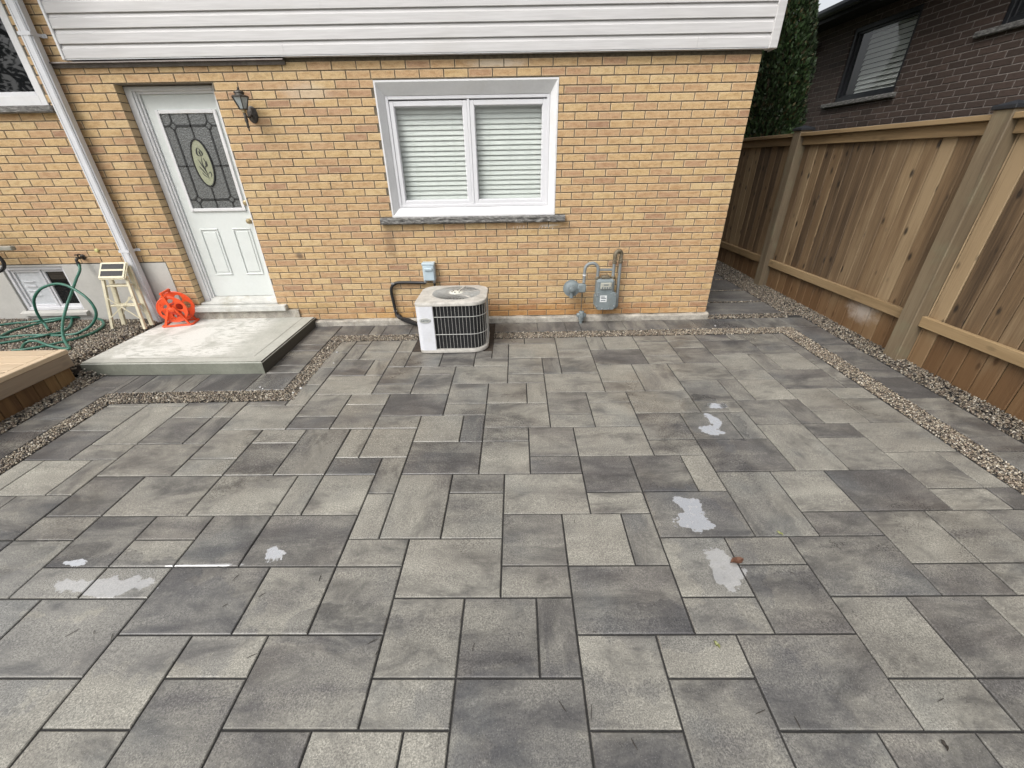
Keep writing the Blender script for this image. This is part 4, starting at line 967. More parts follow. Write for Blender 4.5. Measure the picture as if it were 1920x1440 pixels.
pts = rsq(ACX, ACY, HX+.004, HY+.004, RR+.004, 24); per = []
acc = 0
for q in range(len(pts)):
    A, B = Vector(pts[q]), Vector(pts[(q+1) % len(pts)]); per.append((acc, A, B)); acc += (B-A).length
def on_per(s):
    s %= acc
    for a0, A, B in per:
        l = (B-A).length
        if a0 <= s <= a0+l+1e-9: t = (s-a0)/max(l, 1e-9); return A+(B-A)*t, (B-A).normalized()
    return per[0][1], Vector((1, 0))
# white service panel: the front-left corner and a strip along the front
m = MB(); fl_ = [q for q in rsq(ACX, ACY, HX+.008, HY+.008, RR+.008, 9)]
seg = [(ACX-HX-.008, ACY+.13)] + fl_[20:30] + [(-2.945, ACY-HY-.008)]
b = m.add([(x, y, ZB+.030) for x, y in seg] + [(x, y, ZT-.026) for x, y in seg], [])
for q in range(len(seg)-1): m.f.append((b+q, b+q+1, b+len(seg)+q+1, b+len(seg)+q))
m.add([(-2.945, ACY-HY-.008, ZB+.03), (-2.945, ACY-HY+.02, ZB+.03), (-2.945, ACY-HY+.02, ZT-.026), (-2.945, ACY-HY-.008, ZT-.026)], [(0, 1, 2, 3)])
m.smooth = True; panel = m.build('service_panel', MAT['ac_white'], ac)
BX, BZ, BY = -3.022, .262, ACY-HY-.009
m = MB(); m.lathe([(1, 0), (1, -.003), (.93, -.006)], (BX, BY, BZ), 'y', 28, sx=.054, sy=.024); badge = m.build('badge', MAT['badge'], panel)
tc = bpy.data.curves.new('lettering', 'FONT'); tc.body = 'Carrier'; tc.size = .026; tc.align_x = 'CENTER'; tc.align_y = 'CENTER'; tc.shear = .25; tc.extrude = .0006
to = bpy.data.objects.new('lettering_src', tc); COL.objects.link(to); bpy.context.view_layer.update()
tm = bpy.data.meshes.new_from_object(to.evaluated_get(bpy.context.evaluated_depsgraph_get())); bpy.data.objects.remove(to); bpy.data.curves.remove(tc)
m = MB(); m.add([(BX+v.co.x, BY-.0068-v.co.z, BZ+v.co.y) for v in tm.vertices], [list(p.vertices) for p in tm.polygons]); m.build('lettering', MAT['badge_ink'], panel, fix=False)
bpy.data.meshes.remove(tm)
# wire guard: uprights and two hoops
s0 = None
for q in range(400):
    P, T = on_per(acc*q/400)
    if P.y < ACY-HY+.01 and abs(P.x+2.95) < .01: s0 = acc*q/400
s0 = s0 or 0
stop = acc*.80
for q in range(64):
    s_ = q*.0335
    if s_ > stop: break
    P, T = on_per(s0+s_)
    if P.x < -3.0 and P.y < ACY+.13: continue
    m = MB(); m.beam((P.x, P.y, ZB+.03), (P.x, P.y, ZT-.028), .0026, .0026); m.build('guard_wire', MAT['ac_wire'], ac)
for z in (.118, .290):
    m = MB(); m.tube([(on_per(s0+stop*q/70)[0].x, on_per(s0+stop*q/70)[0].y, z) for q in range(71)], .0035, 6); m.build('guard_hoop', MAT['ac_wire'], ac)
# pad coloured dark so the gap under the unit reads shaded, and soil
m = MB(); m.cbox(-3.07, -2.50, -.80, -.26, -.115, ZB, .008); props(m.build('equipment_pad', plain('dark_gap_pad', (.10, .095, .085), .9)), 'thin concrete pad under the air conditioner', 'pad')
m = MB(); m.add([(-3.195, -.84, gz(-.84)-.004), (-2.40, -.84, gz(-.84)-.004), (-2.40, -.055, gz(-.055)-.004), (-3.195, -.055, gz(-.055)-.004)], [(0, 1, 2, 3)]); props(m.build('soil_patch', MAT['soil'], fix=False), kind='structure')

# ============================================================ DOORSTEP SLAB AND DECK
m = MB(); bm = bmesh.new()
top = [(-6.085, -1.128), (-4.437, -1.168), (-4.432, -.004), (-6.085, -.004)]
vt = [bm.verts.new((x, y, .026+ (.012 if y > -.5 else 0))) for x, y in top]; vb = [bm.verts.new((x+(-.004 if x < -5 else -.004), y+(.004 if y < -1 else 0), -.14)) for x, y in top]
bm.faces.new(vt); bm.faces.new(vb[::-1])
for k in range(4): bm.faces.new((vb[k], vb[(k+1) % 4], vt[(k+1) % 4], vt[k]))
bm.normal_update()
bmesh.ops.bevel(bm, geom=[e for e in bm.edges if e.verts[0].co.z > 0 and e.verts[1].co.z > 0], offset=.012, segments=3, affect='EDGES')
m.bm(bm); m.smooth = True
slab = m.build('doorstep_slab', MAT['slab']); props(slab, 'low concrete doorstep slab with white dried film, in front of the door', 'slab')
m = MB()                                                          # tooled groove along two edges
zt = .0275
m.add([(-4.565, -.02, .0395), (-4.560, -.02, .0395), (-4.562, -1.05, .0288), (-4.567, -1.05, .0288)], [(0, 1, 2, 3)])
m.add([(-6.06, -1.045, .0284), (-4.562, -1.062, .0284), (-4.562, -1.066, .0284), (-6.06, -1.049, .0284)], [(0, 1, 2, 3)])
m.build('tooled_groove', plain('groove_shadow', (.20, .20, .17), .9, var=.3, scale=30), slab, fix=False)

DX, DY0, DY1, DZ = -6.03, -4.3, -1.215, .20
deck = empty('deck', (-7.2, -2.7, -.1), 'low wooden deck with pale boards and vertical skirting, beside the gravel', 'deck')
R = random.Random(12)
y = DY1; first = True
while y > DY0:
    y0 = y-.138
    m = MB(); m.cur = (R.uniform(.35, .7), R.random(), 0, 1); m.cbox(-9.3, DX-.052, y0+.0045, y-.0045, DZ-.036, DZ, .006); m.build('deck_board', MAT['deck'], deck); y = y0
m = MB(); m.cur = (.6, .3, 0, 1); m.cbox(DX-.050, DX+.016, DY0, DY1+.001, DZ-.036, DZ+.001, .004); m.build('edge_board', MAT['deck'], deck)
m = MB(); m.cur = (.45, .7, 0, 1); m.cbox(DX-.030, DX+.008, DY0, DY1-.001, DZ-.150, DZ-.0365, .004); m.build('fascia', MAT['fascia'], deck)
m = MB(); m.cur = (.5, .2, 0, 1); m.cbox(-9.3, DX-.032, DY1-.038, DY1, DZ-.150, DZ-.0365, .004); m.build('fascia', MAT['skirt'], deck)
y = DY1-.02
while y > DY0:
    wv = R.choice([.138, .138, .09, .138]); m = MB(); m.cur = (R.uniform(.1, .75), R.random(), 0, 1)
    m.cbox(DX-.052, DX-.030+R.uniform(0, .003), y-wv+.003, y-.001, -.16, DZ-.08, .003); m.build('skirt_board', MAT['skirt'], deck); y -= wv
x = DX-.06
while x > -9.2:
    m = MB(); m.cur = (R.uniform(.2, .7), R.random(), 0, 1); m.cbox(x-.138, x-.003, DY1-.058, DY1-.038, -.10, DZ-.08, .003); m.build('skirt_board', MAT['skirt'], deck); x -= .138
m = MB()
for xx in (DX-.12, -7.6, -9.2):
    for yy in (DY1-.12, -2.8, DY0+.1): m.box(xx-.045, xx+.045, yy-.045, yy+.045, -.16, DZ-.037)
m.build('joist_post', MAT['skirt'], deck)

# ============================================================ STEP STOOL
st = empty('step_stool', (-6.3, -.25, .045), 'folded cream metal step stool with black treads leaning on the grey parging', 'step stool')
XL, XR = -6.445, -6.105
fz = .045
def leg(x, xt, y0, y1, z1, w, nm='front_leg'):
    m = MB(); m.beam((x, y0, fz), (xt, y1, z1), w, .022, up=(0, 1, 0)); m.build(nm, MAT['cream'], st)
leg(XL, -6.405, -.325, -.200, .575, .026); leg(XR, -6.165, -.325, -.200, .575, .026)
leg(XL+.025, -6.390, -.205, -.115, .66, .042, 'rear_leg'); leg(XR-.015, -6.175, -.205, -.115, .66, .042, 'rear_leg')
m = MB(); bm = bmesh.new(); bmesh.ops.create_cube(bm, size=1)
for v in bm.verts: v.co = Vector((v.co.x*.278, v.co.y*.030, v.co.z*.185))
bmesh.ops.bevel(bm, geom=bm.edges[:], offset=.010, segments=2, affect='EDGES')
MP = Matrix.Translation((-6.283, -.185, .625)) @ Matrix.Rotation(radians(-38), 4, 'X'); m.bm(bm, None, MP); m.smooth = True; pf = m.build('platform', MAT['cream'], st)
for dz in (.042, -.034):
    m = MB(); bm = bmesh.new(); bmesh.ops.create_cube(bm, size=1)
    for v in bm.verts: v.co = Vector((v.co.x*.222, -.0162+v.co.y*.003, dz+v.co.z*.056))
    m.bm(bm, None, MP); m.build('tread', MAT['tread'], pf)
def lerp_leg(t, side):
    a = Vector((XL, -.325, fz)) if side < 0 else Vector((XR, -.325, fz)); b = Vector((-6.405, -.200, .575)) if side < 0 else Vector((-6.165, -.200, .575)); return a+(b-a)*t
for t in (.82, .45):
    m = MB(); A, B = lerp_leg(t, -1), lerp_leg(t, 1); m.cbox(A.x+.012, B.x-.012, A.y+.0, A.y+.075, A.z-.010, A.z+.008, .004); m.build('step', MAT['cream'], st)
m = MB(); m.beam(lerp_leg(.22, -1)+Vector((0, -.014, 0)), lerp_leg(.63, 1)+Vector((0, -.014, 0)), .011, .004, up=(0, 1, 0)); m.beam(lerp_leg(.63, -1)+Vector((0, -.018, 0)), lerp_leg(.22, 1)+Vector((0, -.018, 0)), .011, .004, up=(0, 1, 0)); m.build('cross_brace', MAT['cream'], st)
m = MB(); m.beam((XL+.03, -.20, fz+.09), (-6.28, -.15, fz+.30), .010, .004, up=(0, 1, 0)); m.beam((XR-.02, -.20, fz+.09), (-6.28, -.15, fz+.30), .010, .004, up=(0, 1, 0)); m.build('rear_brace', MAT['cream'], st)

# ============================================================ ORANGE CORD REEL
RXc, RYc, RZc = -5.845, -.155, .215
reel = empty('cord_reel', (RXc, RYc, .036), 'empty bright orange plastic cord reel standing on the slab beside the door', 'cord reel')
RM = Matrix.Translation((RXc, RYc, RZc)) @ Matrix.Rotation(radians(14), 4, 'Z')
def disc(name, off, rad, mat_, nh=6, hr=.26, thick=.006, rot=0.0):
    bm = bmesh.new(); n = 60
    # ring-and-spoke disc: outer rim, hub, and webs between round holes
    def circ(r, cx=0, cz=0, k=n): return [(cx+r*cos(2*pi*q/k), cz+r*sin(2*pi*q/k)) for q in range(k)]
    from mathutils.geometry import tessellate_polygon
    loops = [circ(rad)] + [circ(rad*hr, .60*rad*cos(2*pi*q/nh+rot), .60*rad*sin(2*pi*q/nh+rot), 20)[::-1] for q in range(nh)]
    tri = tessellate_polygon([[Vector((x, z, 0)) for x, z in L] for L in loops]); flat = [p for L in loops for p in L]
    m = MB(); N = len(flat)
    vs = [RM @ Vector((x, off-thick/2, z)) for x, z in flat] + [RM @ Vector((x, off+thick/2, z)) for x, z in flat]
    fs = [tuple(t) for t in tri] + [tuple(N+i for i in t[::-1]) for t in tri]; b = 0
    for L in loops:
        k = len(L); fs += [(b+q, b+(q+1) % k, N+b+(q+1) % k, N+b+q) for q in range(k)]; b += k
    m.add(vs, fs)
    rim = [RM @ Vector((rad*cos(2*pi*q/n), off, rad*sin(2*pi*q/n))) for q in range(n)]
    m.tube(rim, .007, 6, closed=True); m.smooth = False
    m.build(name, mat_, reel); bm.free()
disc('side_disc', -.058, .135, MAT['reel'], 6, .25, rot=.35); disc('side_disc', .062, .158, MAT['reel'], 6, .24, rot=.1)
m = MB(); m.lathe([(.05, -.056), (.05, .058)], (0, 0, 0), 'y', 24); m.v = [RM @ Vector(v) for v in m.v]; m.build('drum', MAT['reel_dark'], reel)
m = MB(); m.lathe([(.034, -.062), (.030, -.085), (.012, -.092)], (0, 0, 0), 'y', 20); m.v = [RM @ Vector(v) for v in m.v]; m.build('crank_hub', MAT['reel'], reel)
for s in (-.078, .082):
    m = MB(); hx = .115
    for sx in (-1, 1): m.beam(RM @ Vector((sx*.02, s, .03)), RM @ Vector((sx*hx, s, -.168)), .020, .012, up=(0, 1, 0))
    m.beam(RM @ Vector((0, s, .0)), RM @ Vector((-.03, s, .175)), .024, .012, up=(0, 1, 0))
    m.build('stand', MAT['reel'], reel)
m = MB(); hz = -.170
m.tube([RM @ Vector(q) for q in ((-.13, -.085, hz), (.13, -.085, hz), (.14, -.075, hz), (.14, .085, hz), (.13, .095, hz), (-.13, .095, hz), (-.14, .085, hz), (-.14, -.075, hz))], .0115, 8, closed=True); m.build('base_loop', MAT['reel'], reel)
m = MB(); m.tube([RM @ Vector((-.030, -.090, .178)), RM @ Vector((-.030, .095, .178))], .014, 12); m.build('handle', MAT['reel'], reel)
m = MB(); m.tube([RM @ Vector((-.03, -.085, .0)), RM @ Vector((.052, -.092, -.06)), RM @ Vector((.055, -.125, -.062))], .008, 8); m.build('crank', MAT['reel_dark'], reel)

# ============================================================ GARDEN HOSE AND TAP
def hp(x, y): return (x/5.142, 440+y/5.142)
def HG(x, y, z=.066):
    P = at_z(*hp(x, y), z)
    for _ in range(3): P = at_z(*hp(x, y), max(z, zleft(P.x, P.y)+.014+(z-.066)))
    return P
def HY(x, y, Y):
    P = at_y(*hp(x, y), Y); P.z = max(P.z, zleft(P.x, P.y)+.014); return P
hose = empty('garden_hose', (-7.1, -.4, .05), 'green garden hose hanging from the wall tap and coiled on the gravel', 'garden hose')
m = MB(); m.tube(catmull([(-6.712, -.075, .69), HY(765, 300, -.085), HY(768, 350, -.12), HY(735, 430, -.20), HY(690, 560, -.33), HY(640, 700, -.46), HY(605, 850, -.60), HY(608, 970, -.71), HY(640, 1050, -.79), HG(672, 1098), HG(620, 1098), HG(540, 1085), HG(450, 1062, .085), HG(370, 1030, .10), HG(300, 1025, .10), HG(240, 1050, .085), HG(208, 1100)], 8), .0125, 10); m.build('hose_run', MAT['hose'], hose)
m = MB(); m.tube(catmull([HG(468, 918), HY(430, 860, -.27), HY(370, 780, -.28), HY(335, 690, -.29), HY(332, 610, -.30), HY(385, 530, -.31), HY(470, 488, -.32), HY(560, 474, -.33), HY(650, 492, -.35), HY(740, 540, -.37), HY(830, 605, -.40), HY(895, 680, -.42), HY(928, 760, -.43), HY(910, 830, -.44), HY(860, 890, -.45), HY(790, 930, -.46), HG(720, 958), HG(560, 972), HG(400, 968), HG(230, 972), HG(90, 985), HG(-120, 1010)], 8), .0125, 10); m.build('hose_loop', MAT['hose'], hose)
m = MB(); m.tube(catmull([HG(-120, 890), HG(0, 872), HG(180, 850), HG(330, 838), HG(500, 812, .09), HG(680, 797, .09), HG(850, 800), HG(960, 815), HG(1000, 850), HG(985, 890), HG(900, 945), HG(760, 995), HG(600, 1035), HG(450, 1070), HG(250, 1105), HG(120, 1118)], 8), .0125, 10); m.build('hose_coil', MAT['hose'], hose)
m = MB(); m.tube(catmull([HG(-120, 1045), HG(0, 985), HG(110, 930), HG(260, 885), HG(400, 852), HG(560, 822, .08), HG(680, 800, .075), HG(690, 850), HG(660, 900), HG(580, 945), HG(440, 968, .08), HG(330, 990), HG(180, 1020), HG(0, 1048), HG(-120, 1065)], 8), .0125, 10); m.build('hose_coil', MAT['hose'], hose)
m = MB(); m.lathe([(.014, .700), (.017, .690), (.017, .660), (.014, .655)], (-6.712, -.075, 0), 'z', 10); m.build('coupling', MAT['black'], hose)
tap = empty('wall_tap', (-6.70, 0, .70), 'dark outdoor water tap sticking out of the brick above the parging', 'tap')
m = MB(); m.lathe([(.030, 0), (.028, -.008), (.012, -.012), (.012, -.05)], (-6.70, 0, .735), 'y', 14); m.tube(catmull([(-6.70, -.045, .735), (-6.705, -.07, .732), (-6.71, -.078, .715), (-6.712, -.075, .69)], 4), .013, 10); m.build('spout', MAT['lantern'], tap)
m = MB(); m.lathe([(.006, .745), (.006, .762), (.026, .764), (.026, .772), (.006, .774)], (-6.70, -.05, 0), 'z', 10); m.build('handle', MAT['black'], tap)

# ---- dark ring and grey arm at the far left of the wall
bx = empty('wall_hanger', (-7.3, -.02, .72), 'grey wall bracket arm with black rings beside the basement window', 'bracket')
m = MB(); m.cbox(-7.62, -7.165, -.20, -.15, .845, .885, .006); m.box(-7.62, -7.58, -.17, 0.0, .85, .88); m.build('arm', plain('bracket_grey', (.26, .25, .21), .6), bx)
for z0 in (.74, 1.0):
    m = MB(); m.tube([(-7.49+.145*cos(2*pi*q/32), -.18, z0+.105*sin(2*pi*q/32)) for q in range(32)], .016, 8, closed=True); m.build('ring', MAT['black'], bx)

# ============================================================ FENCE
FXB = 1.33
fence = empty('fence', (FXB, 1.0, -.06), 'new brown wooden board fence with posts and cap rail along the side yard', 'fence')
R = random.Random(21)
posts = [(-3.50, -3.36), (-1.157, -1.012), (1.145, 1.285), (3.45, 3.59), (5.8, 5.94)]
for (a, b) in posts:
    m = MB(); m.cur = (R.uniform(.4, .6), R.random(), 0, 1); m.cbox(1.235, 1.375, a, b, -.25, 1.815, .006); po = m.build('post', MAT['post'], fence)
    c = (a+b)/2; m = MB(); m.cbox(1.220, 1.390, c-.085, c+.085, 1.812, 1.838, .004)
    m.add([(1.222, c-.083, 1.838), (1.388, c-.083, 1.838), (1.388, c+.083, 1.838), (1.222, c+.083, 1.838), (1.305, c, 1.868)], [(0, 1, 4), (1, 2, 4), (2, 3, 4), (3, 0, 4)]); m.build('post_cap', MAT['frame_dark'], po)
bays = [(-4.6, -3.50), (-3.36, -1.157), (-1.012, 1.145), (1.285, 3.45), (3.59, 5.8)]
for (a, b) in bays:
    y = a
    while y < b-.01:
        wv = min(.1365, b-y); m = MB(); t = R.choice([.1, .25, .4, .5, .6, .75, 1.0]); m.cur = (t+R.uniform(-.08, .08), R.random(), 0, 1)
        m.cbox(FXB+R.uniform(-.002, .002), FXB+.018, y+.002, y+wv-.004, gz(y)-.05, 1.70, .005); bo = m.build('board', MAT['board'], fence)
        y += wv
    m = MB(); m.cur = (R.uniform(.5, .75), R.random(), 0, 1); m.cbox(FXB-.088, FXB+.052, a-(.0 if a < -4 else .0), b, 1.752, 1.790, .004); m.build('cap_rail', MAT['rail'], fence)
    m = MB(); m.cur = (R.uniform(.15, .4), R.random(), 0, 1); m.cbox(FXB-.040, FXB-.0025, a+.001, b-.001, 1.662, 1.7515, .004); m.build('top_rail', MAT['rail'], fence)
    m = MB(); m.cur = (R.uniform(.45, .7), R.random(), 0, 1); m.cbox(FXB-.042, FXB-.0025, a+.001, b-.001, .243, .332, .004); m.build('kick_rail', MAT['rail'], fence)
    m = MB(); m.cur = (.4, R.random(), 0, 1); m.cbox(FXB+.0185, FXB+.055, a, b, .24, .33, .003); m.cbox(FXB+.0185, FXB+.055, a, b, 1.66, 1.75, .003); m.build('back_rail', MAT['rail'], fence)

# ============================================================ NEIGHBOUR'S HOUSE
NXW = 3.0
nb = empty('neighbour_house', (NXW, 2.5, 0), 'dark brown brick house with black eaves behind the fence', 'house')
FN = lambda u, d, z: Vector((NXW-d, u, z))
NW1 = (2.205, 3.37, 2.285, 3.20); NW2 = (-.6, 1.095, 2.72, 3.25)
nwall = backing(FN, -4.0, 8.0, 1.06, 3.36, [NW1, NW2], d=-.005).build('brick_wall', MAT['pale_mortar'], nb, fix=False)
def nvis(u, z):
    q = project((NXW, u, z))
    return q is not None and q[0] > 1500 and q[1] < 250 and z > 1.85 + 0.0*u
brickwork(nwall, FN, -4.0, 8.0, 1.065, 3.36, .071, .213, (.02, .13), [NW1, NW2], MAT['brown_brick'], gap=.011, keep=300, seed=9, visible=nvis)
m = MB(); m.box(NXW+.005, NXW+6.0, -4.0, 8.0, -.1, 1.062); m.box(NXW+.42, NXW+6.0, -4.0, 8.0, 1.062, 3.3); m.build('lower_wall', MAT['brown_brick'], nb)
def nwin(W, lab, blinds):
    y0, y1, z0, z1 = W
    def rg(m, a, b, c, d, w, x0, x1):
        m.cbox(x0, x1, a, a+w, c, d, .003); m.cbox(x0, x1, b-w, b, c, d, .003); m.cbox(x0+.0005, x1, a+w, b-w, d-w, d-.0005, .003); m.cbox(x0+.0005, x1, a+w, b-w, c+.0005, c+w, .003)
    m = MB(); rg(m, y0, y1, z0, z1, .055, NXW+.02, NXW+.12); o = m.build('window', MAT['frame_dark'], nb); o['label'] = lab
    m = MB(); rg(m, y0+.055, y1-.055, z0+.055, z1-.055, .026, NXW+.05, NXW+.11); m.build('sash', MAT['frame_dark'], o)
    m = MB(); m.box(NXW+.075, NXW+.079, y0+.08, y1-.08, z0+.08, z1-.08); m.build('pane', MAT['glass'], o)
    if blinds:
        pr = None; n = int((z1-z0-.16)/.062)
        for k in range(n+1):
            z = z0+.10+k*.062
            if pr is None:
                mm = MB(); mm.prism([(NXW+.135, z-.030), (NXW+.139, z-.030), (NXW+.164, z+.028), (NXW+.160, z+.028)], 'y', y0+.09, y1-.20); pr = mm.build('slat', MAT['blind'], o)
            else:
                c2 = pr.copy(); link(c2); c2.parent = o; c2.location.z = pr.location.z+k*.062
    m = MB(); m.box(NXW+.26, NXW+.28, y0-.1, y1+.1, z0-.1, z1+.1); m.build('room_shade_sheet', MAT['dark_backing'], o)  # flat dark sheet, room shade put into its colour
    m = MB(); m.cbox(NXW-.055, NXW+.03, y0-.06, y1+.20, z0-.062, z0-.003, .010); m.build('sill', MAT['stone'], o)
nwin(NW1, 'black framed window with pale blinds', True); nwin(NW2, 'black framed window high on the wall', True)
m = MB(); m.box(2.60, NXW+.3, -4.2, 8.2, 3.335, 3.352); m.build('soffit', MAT['soffit'], nb)
m = MB(); m.box(2.585, 2.60, -4.2, 8.2, 3.30, 3.44); m.build('fascia', MAT['soffit'], nb)
m = MB(); m.prism([(2.584, 3.435), (2.50, 3.435), (2.49, 3.40), (2.505, 3.36), (2.54, 3.345), (2.584, 3.345)], 'y', -4.2, 8.2) if False else m.add([], [])
gp_ = [(2.584, 3.435), (2.495, 3.435), (2.490, 3.405), (2.505, 3.365), (2.540, 3.345), (2.584, 3.345)]
n = len(gp_); m.add([(x, y, z) for y in (-4.2, 8.2) for x, z in gp_], [tuple(range(n)), tuple(range(n, 2*n))[::-1]] + [(k, (k+1) % n, n+(k+1) % n, n+k) for k in range(n)]); m.build('gutter', MAT['frame_dark'], nb)
m = MB(); n = 4; rp = [(2.50, 3.445), (6.2, 4.35), (6.2, 4.25), (2.60, 3.355)]
m.add([(x, y, z) for y in (-4.2, 8.2) for x, z in rp], [tuple(range(n)), tuple(range(n, 2*n))[::-1]] + [(k, (k+1) % n, n+(k+1) % n, n+k) for k in range(n)]); m.build('roof', MAT['shingle'], nb)
m = MB(); m.tube(catmull([(2.56, 4.35, 3.36), (2.62, 4.33, 3.24), (2.90, 4.22, 3.10), (2.955, 4.20, 2.98), (2.955, 4.2, 1.0)], 6), .04, 10); m.build('downspout', MAT['frame_dark'], nb)

# ============================================================ CEDAR BEHIND THE FENCE
cedar = empty('cedar_tree', (1.95, 3.3, -.1), 'tall dense dark green cedar growing between the two houses', 'tree')
m = MB(); m.tube([(1.95, 3.3, -.1), (1.96, 3.31, 1.5), (1.95, 3.3, 3.0), (1.95, 3.3, 3.7)], [.09, .075, .045, .015], 8)
R = random.Random(31)
for k in range(60):
    z = R.uniform(.4, 3.1); a = R.uniform(0, 2*pi); r_ = .40*(1-max(0, z-2.2)/2); m.tube([(1.95, 3.3, z), (1.95+r_*.6*cos(a), 3.3+r_*.6*sin(a), z+.22), (1.95+r_*cos(a), 3.3+r_*sin(a), z+.5)], [.014, .009, .004], 5)
m.build('trunk', MAT['bark'], cedar)
def foliage(n):
    V = []; F = []; T = []
    r2 = np.random.default_rng(4)
    lob = [(r2.uniform(0, 2*pi), r2.uniform(.3, 3.7), r2.uniform(.10, .2)) for _ in range(46)]
    for k in range(n):
        z = r2.uniform(.15, 3.95); a = r2.uniform(0, 2*pi)
        R0 = .43*max(.02, 1-max(0, z-2.9)/1.1)**.7
        for la, lz, lr in lob:
            da = (a-la+pi) % (2*pi)-pi; d2 = (da*R0/.17)**2+((z-lz)/.26)**2
            if d2 < 4: R0 += lr*.75*math.exp(-d2)-.014
        u = r2.uniform(0, 1); rr = max(.03, R0*(1-.55*u*u))
        c = np.array([1.95+rr*cos(a), 3.3+rr*sin(a), z])
        up = np.array([cos(a)*.55, sin(a)*.55, 1.0])+r2.normal(0, .38, 3); up /= np.linalg.norm(up)
        sd = np.cross(up, r2.normal(0, 1, 3)); sd /= np.linalg.norm(sd)
        L = r2.uniform(.025, .06); W = L*r2.uniform(.25, .42)
        b = len(V)
        V += [c-up*L*.3, c+sd*W+up*L*.25, c+up*L, c-sd*W+up*L*.25]; F.append((b, b+1, b+2, b+3))
        g = r2.uniform(.4, 1.6)*(.7+.6*(math.sin(a*3+z*2.3)*.5+.5)); br = r2.uniform(0, 1) < .10
        col = (.07*g, .055*g, .022*g, 1) if br else (.026*g, .050*g, .015*g, 1)
        T += [col]*4
    me = bpy.data.meshes.new('crown'); me.from_pydata([tuple(v-np.array([1.95, 3.3, -.1])) for v in V], [], F)
    at = me.color_attributes.new('tint', 'FLOAT_COLOR', 'POINT'); at.data.foreach_set('color', np.array(T, dtype=np.float32).ravel()); me.materials.append(MAT['cedar'])
    o = link(bpy.data.objects.new('crown', me), cedar); return o
foliage(45000)

# a leafy tree across the yard, mirrored in the window glass by the downspout
yt = empty('garden_tree', (-13.6, -8.2, -.4), 'dark leafy garden tree seen mirrored in the window beside the downspout', 'tree')
m = MB(); m.tube([(-13.6, -8.2, -.5), (-13.5, -8.2, 1.8), (-13.6, -8.1, 4.5)], [.2, .16, .06], 8)
R = random.Random(5); tips = []
for k in range(26):
    a = R.uniform(0, 2*pi); z = R.uniform(1.6, 4.2); L = R.uniform(1.0, 2.6); e = Vector((-13.6+L*cos(a), -8.2+L*sin(a), z+R.uniform(.4, 2.2))); tips.append(e)
    m.tube([(-13.56, -8.2, z), Vector((-13.56, -8.2, z)).lerp(e, .5)+Vector((0, 0, .2)), e], [.06, .035, .012], 5)
m.build('trunk', MAT['bark'], yt)
m = MB()
for k in range(5200):
    e = R.choice(tips)+Vector((R.gauss(0, .55), R.gauss(0, .55), R.gauss(0, .45))); u = Vector((R.gauss(0, 1), R.gauss(0, 1), R.gauss(0, 1))).normalized(); v = u.orthogonal().normalized(); L = R.uniform(.05, .11); g = R.uniform(.5, 1.4)
    m.add([e-u*L, e+v*L*.5, e+u*L, e-v*L*.5], [(0, 1, 2, 3)], (.03*g, .045*g, .016*g, 1))
m.build('crown', MAT['cedar'], yt, fix=False)

# ============================================================ LITTER ON THE PATIO
def leaf(px_, py_, mat_, L, ang, label, grp=None):
    P = at_z(px_, py_, -.13)
    for _ in range(4): P = at_z(px_, py_, gz(P.y)+.003)
    m = MB(); n = 7
    for k in range(n):
        t = k/(n-1); wv = sin(pi*t)**.8*L*.24; z = .006*sin(t*pi)+.004*sin(t*9)
        for s in (-1, 0, 1):
            x, y = (t-.5)*L, s*wv; m.v.append((P.x+x*cos(ang)-y*sin(ang), P.y+x*sin(ang)+y*cos(ang), gz(P.y)+.002+z+(.005 if s else 0))); m.tint.append(m.cur)
    for k in range(n-1):
        for s in (0, 1): a = k*3+s; m.f.append((a, a+1, a+4, a+3))
    m.smooth = True; o = m.build('fallen_leaf', mat_, fix=False); props(o, label, 'leaf', grp); return o
leaf(960+1445/3.4286, 840+728/3.4286, MAT['leaf_dry'], .075, .25, 'curled dark brown dead leaf lying on a paver joint')
leaf(960+1720/3.4286, 840+552/3.4286, MAT['leaf_green'], .032, 2.2, 'small yellow green leaf lying at a long paver joint')
leaf(960+1315/3.4286, 840+1268/3.4286, MAT['leaf_green'], .032, 2.0, 'small yellow green leaf lying in the middle of a paver')
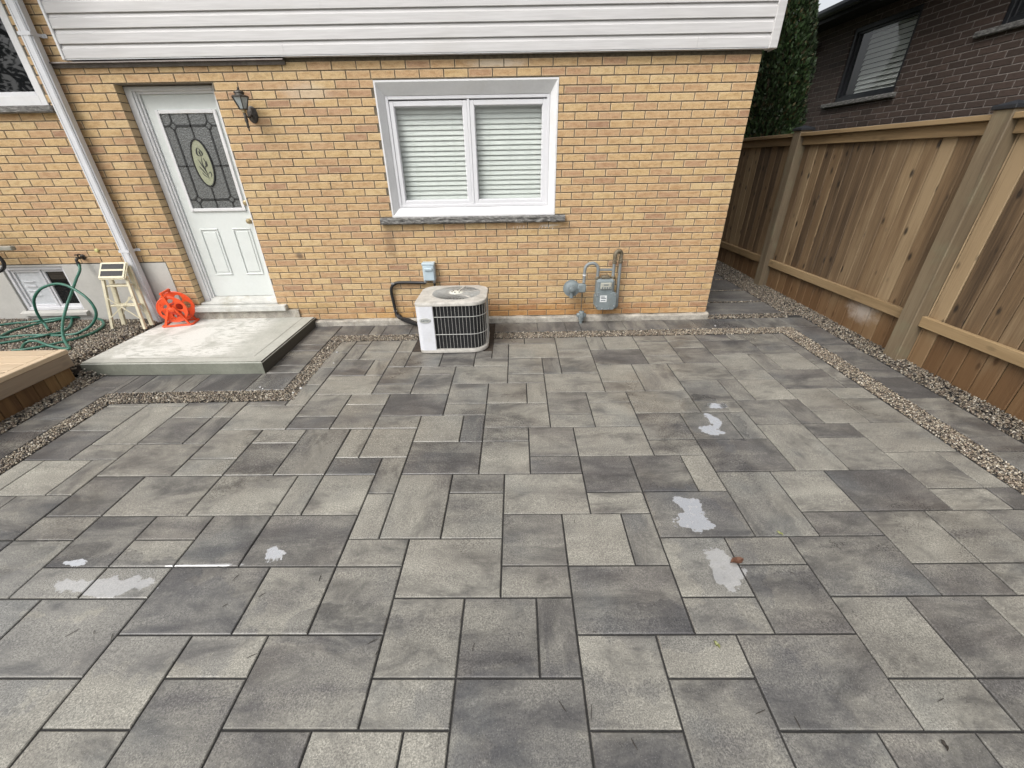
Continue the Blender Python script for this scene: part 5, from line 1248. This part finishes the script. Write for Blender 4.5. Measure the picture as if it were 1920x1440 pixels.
leaf(1280+1305/2.6667, 900+1328/2.6667, MAT['twig'], .03, 1.4, 'tiny dark crumpled leaf on a charcoal paver')
tw = [(0,900,470,760),(0,900,360,765),(0,900,560,785),(0,900,1180,487),(0,900,1125,627),(0,900,1310,575),(0,900,1258,880),(640,900,155,808),(640,900,175,865),(640,900,1265,760),(640,900,1250,1160),(640,900,1105,1130),(640,900,1465,1320),(640,900,960,165),(640,900,1165,205),(1280,900,575,1215),(1280,900,390,1158),(1280,900,550,465),(1280,900,1290,1100),(0,900,1600,490),(640,900,660,835),(640,900,990,890)]
R = random.Random(14)
for (ox, oy, a, b) in tw:
    x, y = ox+a/2.6667, oy+b/2.6667; P = at_z(x, y, -.13)
    for _ in range(4): P = at_z(x, y, gz(P.y)+.002)
    L = R.uniform(.018, .045); an = R.uniform(0, pi); m = MB(); q = gz(P.y)+.0025
    m.tube([(P.x-L/2*cos(an), P.y-L/2*sin(an), q), (P.x, P.y+R.uniform(-.002, .002), q+.001), (P.x+L/2*cos(an), P.y+L/2*sin(an), q)], [.0008, .0013, .0008], 5)
    props(m.build('twig', MAT['twig']), 'thin dark twig scrap lying on the pavers', 'twig', 'twig scraps on the pavers')
R = random.Random(15)
for k in range(9):                                               # pebbles kicked out of the inlaid strip
    x, y = [(-4.0+R.gauss(0, .04), -1.45+R.gauss(0, .05)), (-4.3+R.gauss(0, .08), -1.42+R.gauss(0, .03)), (-3.93+R.gauss(0, .03), -.8+R.gauss(0, .2)), (-.05+R.gauss(0, .1), -.27+R.gauss(0, .02))][k % 4]
    m = MB(); m.cur = (R.uniform(.25, .6),)*3+(1,); r_ = R.uniform(.005, .009); bm = bmesh.new(); bmesh.ops.create_icosphere(bm, subdivisions=2, radius=r_)
    for v in bm.verts: v.co = Vector((v.co.x*1.3, v.co.y, v.co.z*.65))+Vector((x, y, gz(y)+r_*.6))
    m.bm(bm); m.smooth = True; props(m.build('pebble', MAT['gravel']), 'stray pebble lying on the pavers beside the gravel strip', 'pebble', 'stray pebbles beside the gravel strip')
